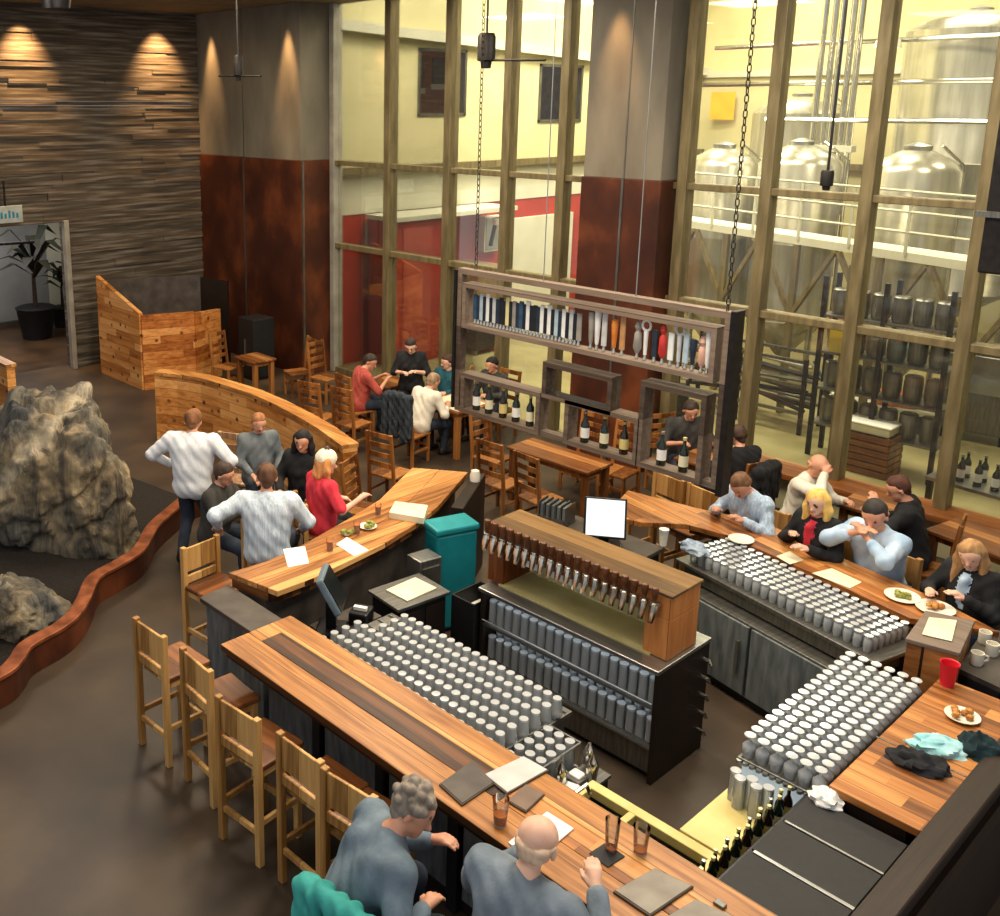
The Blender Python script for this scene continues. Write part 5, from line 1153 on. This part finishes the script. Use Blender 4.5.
# left side of the hall
t = thing('red_booth', 'red-panelled booth with a pale top ledge against the red wall', 'booth', (-14.45, 14.6, 0))
bx(-.45, .35, -1.1, .55, 0, 2.95).build('body', M['redwall'], t, bevel=.01); bx(-.46, .42, -1.16, 2.5, 2.95, 3.04).build('top_ledge', M['offwhite'], t); bx(.35, .37, -.9, -.1, .2, 2.8).build('door', mat('red_panel', (168, 62, 46), .35, 0, (190, 88, 70), 2), t)
t = thing('wall_lamp', 'white wall lamp under the pale ledge on the red wall', 'lamp', (-14.35, 16.75, 2.45)); MB().bar((-.12, 0, -.3), (0, 0, .2), .06).build('arm', M['iron'], t); MB().lathe([(.04, 0), (.16, .05), (.17, .16), (.1, .2)], 14, (.12, 0, .15)).build('shade', M['white'], t, smooth=True)
t = thing('bottling_machine', 'grey-brown machine with dark fittings beside the red booth', 'machine', (-14.25, 15.95, 0))
bx(-.6, .6, -.5, .5, 1.05, 1.85).build('hood', mat('dun_machine_paint', (104, 88, 66), .5, 0, (132, 112, 86)), t, bevel=.03); bx(-.58, .58, -.48, .48, .1, .55).build('base', M['iron'], t, bevel=.02)
for a in (-.5, .5):
    for b in (-.42, .42): bx(a - .04, a + .04, b - .04, b + .04, 0, 1.05).build('leg', M['steeldark'], t)
for k in range(6): MB().lathe([(.06, .55), (.08, .6), (.05, .9), (.03, 1.05)], 10, (-.4 + k * .16, -.1 + .1 * (k % 2), 0)).build('filling_head', M['chrome'], t, smooth=True)
t = thing('shelving_rack', 'tall rusty red shelving rack beyond the white door', 'rack', (-13.6, 21.5, 0))
for a in (-.5, .5):
    for b in (-.9, .9): bx(a - .04, a + .04, b - .04, b + .04, 0, 3.0).build('post', M['redwall'], t)
for z in (.2, 1., 1.8, 2.7): bx(-.55, .55, -.95, .95, z, z + .06).build('shelf_board', M['copper'], t)
t = thing('white_trolley', 'white wire trolley in front of the white door', 'trolley', (-12.2, 18.4, 0))
for a in (-.4, .4):
    for b in (-.3, .3): MB().tube([(a, b, .05), (a, b, 1.5)], .02, 6).build('post', M['steel'], t)
for z in (.2, .8, 1.4): bx(-.42, .42, -.32, .32, z, z + .03).build('shelf_board', M['offwhite'], t)
tag(bx(0, .02, -.32, .32, -.36, .36).build('picture_poster', mat('yellow_poster', (224, 164, 24), .6, 0, (236, 180, 40), 2), loc=(-14.2, 25.7, 5.15)), 'bright orange-yellow poster high on the far brewery wall', 'poster')
bpy.data.objects['picture_poster'].rotation_euler = (0, 0, -PI / 2 + .2)
t = thing('wall_cabinet', 'pale grey electrical cabinet on the red wall', 'cabinet', (-14.9, 17.2, 2.35)); bx(-.06, .12, -.3, .3, -.4, .4).build('body', M['offwhite'], t, bevel=.01); bx(.12, .13, -.26, .26, -.36, .36).build('door', M['greywall'], t)
# ================================================================== SMALL THINGS ON THE COUNTERS
BT = 1.10
def quad_obj(name, label, cat, pts, z, h, m, group=None):
    P = [pz(x, y, z + h) for x, y in pts]; c = sum((p for p in P), Vector((0, 0, 0))) / len(P)
    o = MB().prism([(p.x - c.x, p.y - c.y) for p in P], 0, h).build(name, M[m] if isinstance(m, str) else m, loc=(c.x, c.y, z), bevel=min(.004, h * .3)); return tag(o, label, cat, group)
def menu(label, pts, m, z=BT):
    P = [pz(x, y, z + .02) for x, y in pts]; c = sum((p for p in P), Vector((0, 0, 0))) / 4; t = thing('menu_board', label, 'menu', (c.x, c.y, z), 0, 'menus on the near bar')
    A = [(p.x - c.x, p.y - c.y) for p in P]
    MB().prism(A, 0, .014).build('backing', M['menudark'], t, bevel=.003); MB().prism([(a * .94, b * .94) for a, b in A], .014, .019).build('page', M[m] if isinstance(m, str) else m, t)
menu('dark slate menu board on the dark boards of the near bar', ((439, 783), (462, 804), (495, 782), (473, 759)), 'slate')
menu('pale grey menu lying beside the glass crate', ((483, 774), (507, 793), (549, 769), (524, 755)), mat('pale_menu_page', (182, 180, 176), .6, 0, (200, 198, 194)))
menu('small brown card menu tucked next to the pale grey menu', ((507, 800), (526, 811), (545, 793), (526, 783)), mat('brown_menu_page', (104, 84, 70), .6, 0, (124, 102, 86)))
menu('weathered grey menu on the near bar beyond the bald man, farther one', ((613, 890), (655, 867), (694, 885), (650, 915)), 'menu')
menu('weathered grey menu cut by the edge, beside another grey menu', ((662, 918), (696, 898), (735, 916), (700, 936)), 'menu')
tag(bx(-.03, .03, -.02, .02, 0, .02).build('coaster_clip', M['steeldark'], loc=pz(720, 904, BT + .01) - Vector((0, 0, .01)), bevel=.004), 'small grey clip on the near bar beside the grey menus', 'clip')
quad_obj('serving_tray', 'white paper-lined tray before the bald man at the near bar', 'tray', ((508, 842), (547, 811), (574, 828), (534, 862)), BT, .012, 'white')
def drink(label, px_, py_, z, fill, group, s=1., h=.15):
    p = pz(px_, py_, z); t = thing('beer_glass', label, 'glass', (p.x, p.y, z), 0, group); t.scale = (s,) * 3
    MB().lathe([(.032, 0), (.034, .02), (.043, h)], 16, cap=False).build('glass_body', M['drinkglass'], t, smooth=True)
    MB().lathe([(.001, .004), (.030, .005), (.031, .02), (.031 + .011 * fill / h, fill), (.001, fill)], 16).build('beer', M['drink'], t, smooth=True); MB().lathe([(.033, 0), (.033, .006)], 16).build('base', M['glassbase'], t)
NG = 'glasses on the near bar'
drink('half-full beer glass between the menus and the bald man', 500, 824, BT, .06, NG, 1.15); drink('nearly empty glass by the elbow of the bald man', 640, 852, BT, .02, NG, 1.1)
drink('empty tall glass on a black coaster on the near bar', 611, 850, BT, .015, NG, 1.0, .2)
quad_obj('coaster', 'square black coaster under the tall empty glass', 'coaster', ((589, 853), (606, 842), (625, 856), (608, 867)), BT, .006, 'black')
# bowed counter
quad_obj('paper_menu', 'white paper by the back of the pale blue-white shirt', 'menu', ((283, 549), (305, 546), (309, 563), (288, 567)), BT, .006, 'white', 'papers on the bowed counter')
quad_obj('paper_menu', 'white paper menu beside the till terminal on the bowed counter', 'menu', ((336, 544), (347, 537), (369, 550), (354, 556)), BT, .006, 'white', 'papers on the bowed counter')
t = quad_obj('serving_box', 'flat cream-topped box on the bowed counter near the teal cooler', 'box', ((389, 512), (395, 501), (428, 505), (424, 518)), BT, .07, 'cream')
LG = 'beers on the bowed counter'
drink('amber beer on the bowed counter, closest to the till terminal', 330, 551, BT, .12, LG, .85); drink('amber beer on the bowed counter, between two papers', 357, 534, BT, .12, LG, .85); drink('amber beer on the bowed counter, nearest the cream-topped box', 378, 515, BT, .12, LG, .8)
def plate(label, px_, py_, z, food, r=.12, group='plates on the far counter'):
    p = pz(px_, py_, z); t = thing('plate', label, 'plate', (p.x, p.y, z), random.uniform(0, 6), group)
    MB().lathe([(r * .6, 0), (r * .65, .006), (r, .022), (r * 1.0, .026), (r * .62, .012), (.002, .012)], 24).build('dish', M['plate'], t, smooth=True)
    if food:
        f = MB(); rr = random.Random(px_)
        for k in range(9): f.lathe([(.006, 0), (.026, .01), (.022, .03), (.004, .04)], 7, (rr.uniform(-.05, .05), rr.uniform(-.05, .05), .012 + .008 * (k % 3)))
        f.build('food', M[food], t, smooth=True)
plate('grey-green salad plate on the bowed counter', 368, 528, BT, 'greens', .09, 'plates on the bowed counter'); plate('small plate on the bowed counter with green garnish', 347, 535, BT, 'greens', .05, 'plates on the bowed counter')
# far counter
plate('white plate before the blue checked shirt', 741, 541, BT, None, .12); plate('salad plate at the counter corner by the tulip glasses', 902, 598, BT, 'greens', .14); plate('oval plate of fried food before the long-haired person', 935, 610, BT, 'food', .15)
plate('bowl-like plate beside the teal towel on the right counter', 962, 718, BT, 'food', .11)
quad_obj('tray_liner', 'cream paper on the far counter before the light blue shirt', 'paper', ((812, 573), (832, 568), (862, 582), (850, 588)), BT, .006, 'cream', 'papers on the far counter')
quad_obj('tray_liner', 'cream paper on the far counter before the blonde person', 'paper', ((776, 556), (790, 551), (804, 560), (790, 564)), BT, .006, 'cream', 'papers on the far counter')
quad_obj('paper_menu', 'cream menu sheet lying on top of the timber corner box', 'menu', ((922, 634), (929, 617), (957, 620), (952, 641)), 1.29, .006, 'cream')
a_ = [pz(x, y, 1.27) for x, y in ((905, 640), (925, 612), (975, 622), (960, 655))]
t = thing('corner_box', 'timber box at the counter corner with a cream menu on top', 'box', (0, 0, 0))
MB().prism([tuple(p.xy) for p in a_], 1.25, 1.285).build('lid', M['frame'], t, bevel=.006); cc = sum((p for p in a_), Vector()) / 4
MB().prism([(cc.x + (p.x - cc.x) * .94, cc.y + (p.y - cc.y) * .94) for p in a_], 0, 1.25).build('body', M['table'], t)
p = Vector((-2.04, 7.53, 1.1)); t = thing('party_cup', 'bright red plastic cup beside the timber corner box', 'cup', (p.x, p.y, 1.10)); MB().lathe([(.045, 0), (.062, .17), (.066, .18), (.058, .175), (.042, .01), (.002, .01)], 18).build('body', M['redplastic'], t, smooth=True); MB().lathe([(.046, .02), (.047, .03)], 18, cap=False).build('ridge', M['redplastic'], t)
def mug(label, px_, py_, z, g='mugs at the counter corner'):
    p = pz(px_, py_, z); t = thing('mug', label, 'mug', (p.x, p.y, z), random.uniform(0, 6), g); MB().lathe([(.04, 0), (.045, .01), (.046, .10), (.040, .10), (.038, .012), (.002, .01)], 16).build('body', M['plate'], t, smooth=True)
    MB().tube([(.045, 0, .08), (.075, 0, .07), (.078, 0, .04), (.045, 0, .025)], .008, 6, cap=False).build('handle', M['plate'], t, smooth=True)
tb = [pz(x, y, 1.05) for x, y in ((958, 668), (985, 628), (1015, 633), (1005, 690))]
t = thing('corner_shelf', 'dark shelf of mugs behind the timber corner box', 'shelf', (0, 0, 0)); MB().prism([tuple(p.xy) for p in tb], 1.01, 1.05).build('worktop', M['slate'], t); MB().prism([((p.x * .9 + tb[0].x * .1), (p.y * .9 + tb[0].y * .1)) for p in tb], 0, 1.01).build('carcass', M['black'], t)
mug('white mug on the corner shelf, farthest from the bowl', 984, 643, 1.05); mug('white mug on the corner shelf, middle of three', 991, 655, 1.05); mug('white mug on the corner shelf, nearest the bowl plate', 976, 664, 1.05)
def cloth_heap(name, label, cat, px_, py_, z, rx, ry, h, m, seed, rz=0):
    mb = MB(); n1, n2 = 26, 22; P = []; o_ = Vector((seed * 2.3, seed, 0))
    for j in range(n2 + 1):
        for i in range(n1):
            a = 2 * PI * i / n1; r = math.sin(PI * .5 * min(1, j / n2 * 1.0)); z_ = math.cos(PI * .5 * j / n2)
            q_ = Vector((math.cos(a) * r, math.sin(a) * r, z_)); w = 1 + .22 * mnoise.fractal(q_ * 2.2 + o_, 1, 2, 3) + .10 * math.sin(a * 5 + j * .5 + seed)
            P.append((q_.x * rx * w, q_.y * ry * w, max(0, q_.z * h * (1 + .5 * mnoise.noise(q_ * 3 + o_)))))
    F_ = [(j * n1 + i, (j + 1) * n1 + i, (j + 1) * n1 + (i + 1) % n1, j * n1 + (i + 1) % n1) for j in range(n2) for i in range(n1)] + [tuple(range(n2 * n1, (n2 + 1) * n1))]
    mb.add(P, F_); p = pz(px_, py_, z); o = mb.build(name, m, loc=(p.x, p.y, z), smooth=True); o.rotation_euler.z = rz; return tag(o, label, cat)
cloth_heap('towel', 'pale teal towel bunched beside the black rag', 'towel', 938, 748, BT, .17, .12, .07, M['tealpale'], 1, .6)
cloth_heap('rag', 'black rag heaped on the right counter beside the teal towel', 'rag', 918, 765, BT, .18, .11, .08, M['rag'], 3, .2)
cloth_heap('napkin', 'crumpled white napkin on the edge of the black mats', 'napkin', 826, 800, 1.014, .10, .09, .07, M['white'], 5)
cloth_heap('cloth_bag', 'crumpled grey-blue bag on the far counter by the checked shirt', 'bag', 694, 550, BT, .16, .10, .08, mat('grey_blue_bag', (96, 116, 138), .6, 0, (170, 186, 200), 12), 7, -.3)
p = pz(663, 545, 1.1); t = thing('paper_cup', 'white paper cup beside the till screen stand', 'cup', (p.x, p.y, 1.098)); MB().lathe([(.032, 0), (.045, .16), (.048, .165), (.042, .16), (.002, .15)], 16).build('body', M['white'], t, smooth=True); MB().lathe([(.038, .06), (.041, .10)], 16, cap=False).build('sleeve', M['cream'], t)
# bottles on the pale ledge
for i in range(17):
    bottle(('gold brown', 'white green', 'cream green', 'gold green')[i % 4] + ' short', (-2.315 - (i % 2) * .022, 4.66 + i * .066, .751), 'beer bottle on the pale ledge along the mats, %s from the near bar' % ordi(i), 'bottles on the pale ledge', .25, .030)
for i in range(5): put(tumbler, 'clear tumbler standing before the pale lit panel, %s along' % ordi(i), (-2.64 + .055 * i, 5.66 - .05 * (i % 2), .751), 0, 'tumblers on the pale ledge', 'glass')

cloth_heap('garment', 'dark teal garment heaped at the end of the right counter', 'clothing', 978, 752, BT, .13, .12, .12, mat('dark_teal_garment', (14, 34, 38), .9, 0, (26, 54, 58), 8, (1, 1, 1), .3), 9)
# ================================================================== LIGHT
W = bpy.data.worlds.new('world'); bpy.context.scene.world = W; W.use_nodes = True
bg = W.node_tree.nodes['Background']; bg.inputs[0].default_value = (.92, .94, 1, 1); bg.inputs[1].default_value = .55
def area(name, loc, size, power, col, rot=(0, 0, 0), spread=None):
    l = bpy.data.lights.new(name, 'AREA'); l.shape = 'RECTANGLE'; l.size, l.size_y = size; l.energy = power; l.color = col
    if spread: l.spread = spread
    o = bpy.data.objects.new(name, l); C.objects.link(o); o.location = loc; o.rotation_euler = rot; return o
def spot(name, loc, to, power, col, ang, blend=.6, r=.05):
    l = bpy.data.lights.new(name, 'SPOT'); l.energy = power; l.color = col; l.spot_size = ang; l.spot_blend = blend; l.shadow_soft_size = r
    o = bpy.data.objects.new(name, l); C.objects.link(o); o.location = loc
    o.rotation_euler = (Vector(to) - Vector(loc)).to_track_quat('-Z', 'Y').to_euler(); return o
WARM = (1, .80, .56); WHITE = (1, .93, .82); HALL = (1, .92, .74); AMB = (1, .56, .24)
for i, (x, y, p) in enumerate(((-3, 5.5, 165), (-6, 6.5, 210), (-5, 9.6, 150), (-9, 7.8, 180), (-10.5, 10.4, 90), (-13.5, 8.5, 150), (-12.5, 5, 110), (-7.5, 3, 70), (-3.5, 2.0, 75), (-2.5, 9.5, 150))):
    area('added_ceiling_fill', (x, y, 6.9), (1.4, 1.4), p, WARM if i % 2 else WHITE)  # unseen area lights added as soft fill for the room
for x, y, p in ((-12.4, 15, 560), (-12.4, 20, 560), (-8, 15, 320), (-10.4, 14.2, 260), (-8, 19, 200), (-8, 24, 130), (-3, 15, 260), (-3, 20, 180), (-12, 24, 220)):
    area('unseen_brewery_light', (x, y, 9.3), (1.8, 1.8), p, HALL)  # unseen area lights for the hall; one added to brighten the red booth
area('foyer_lamp_light', (-20.5, 8, 3.4), (2, 2), 90, (1, .95, .9))
for y in (7.95, 10.8):
    spot('wall_spot_light', (-17.82, y, 6.95), (-18.45, y, 5.2), 760, AMB, 1.15, 1.)
for x in (-17.75, -15.2):
    spot('pier_spot_light', (x, 11.53, 6.97), (x, 11.80, 4.6), 620, AMB, .6, 1.)
spot('middle_pier_spot_light', (-8.3, 11.85, 6.97), (-8.3, 12.22, 4.8), 300, AMB, .65, 1.)
sc = bpy.context.scene
sc.view_settings.view_transform = 'Standard'; sc.view_settings.look = 'None'; sc.view_settings.gamma = 1; sc.view_settings.exposure = .25
sc.view_settings.use_curve_mapping = False
sc.cycles.transparent_max_bounces = 24; sc.cycles.max_bounces = 6; sc.cycles.sample_clamp_indirect = 4; sc.cycles.caustics_reflective = False; sc.cycles.caustics_refractive = False
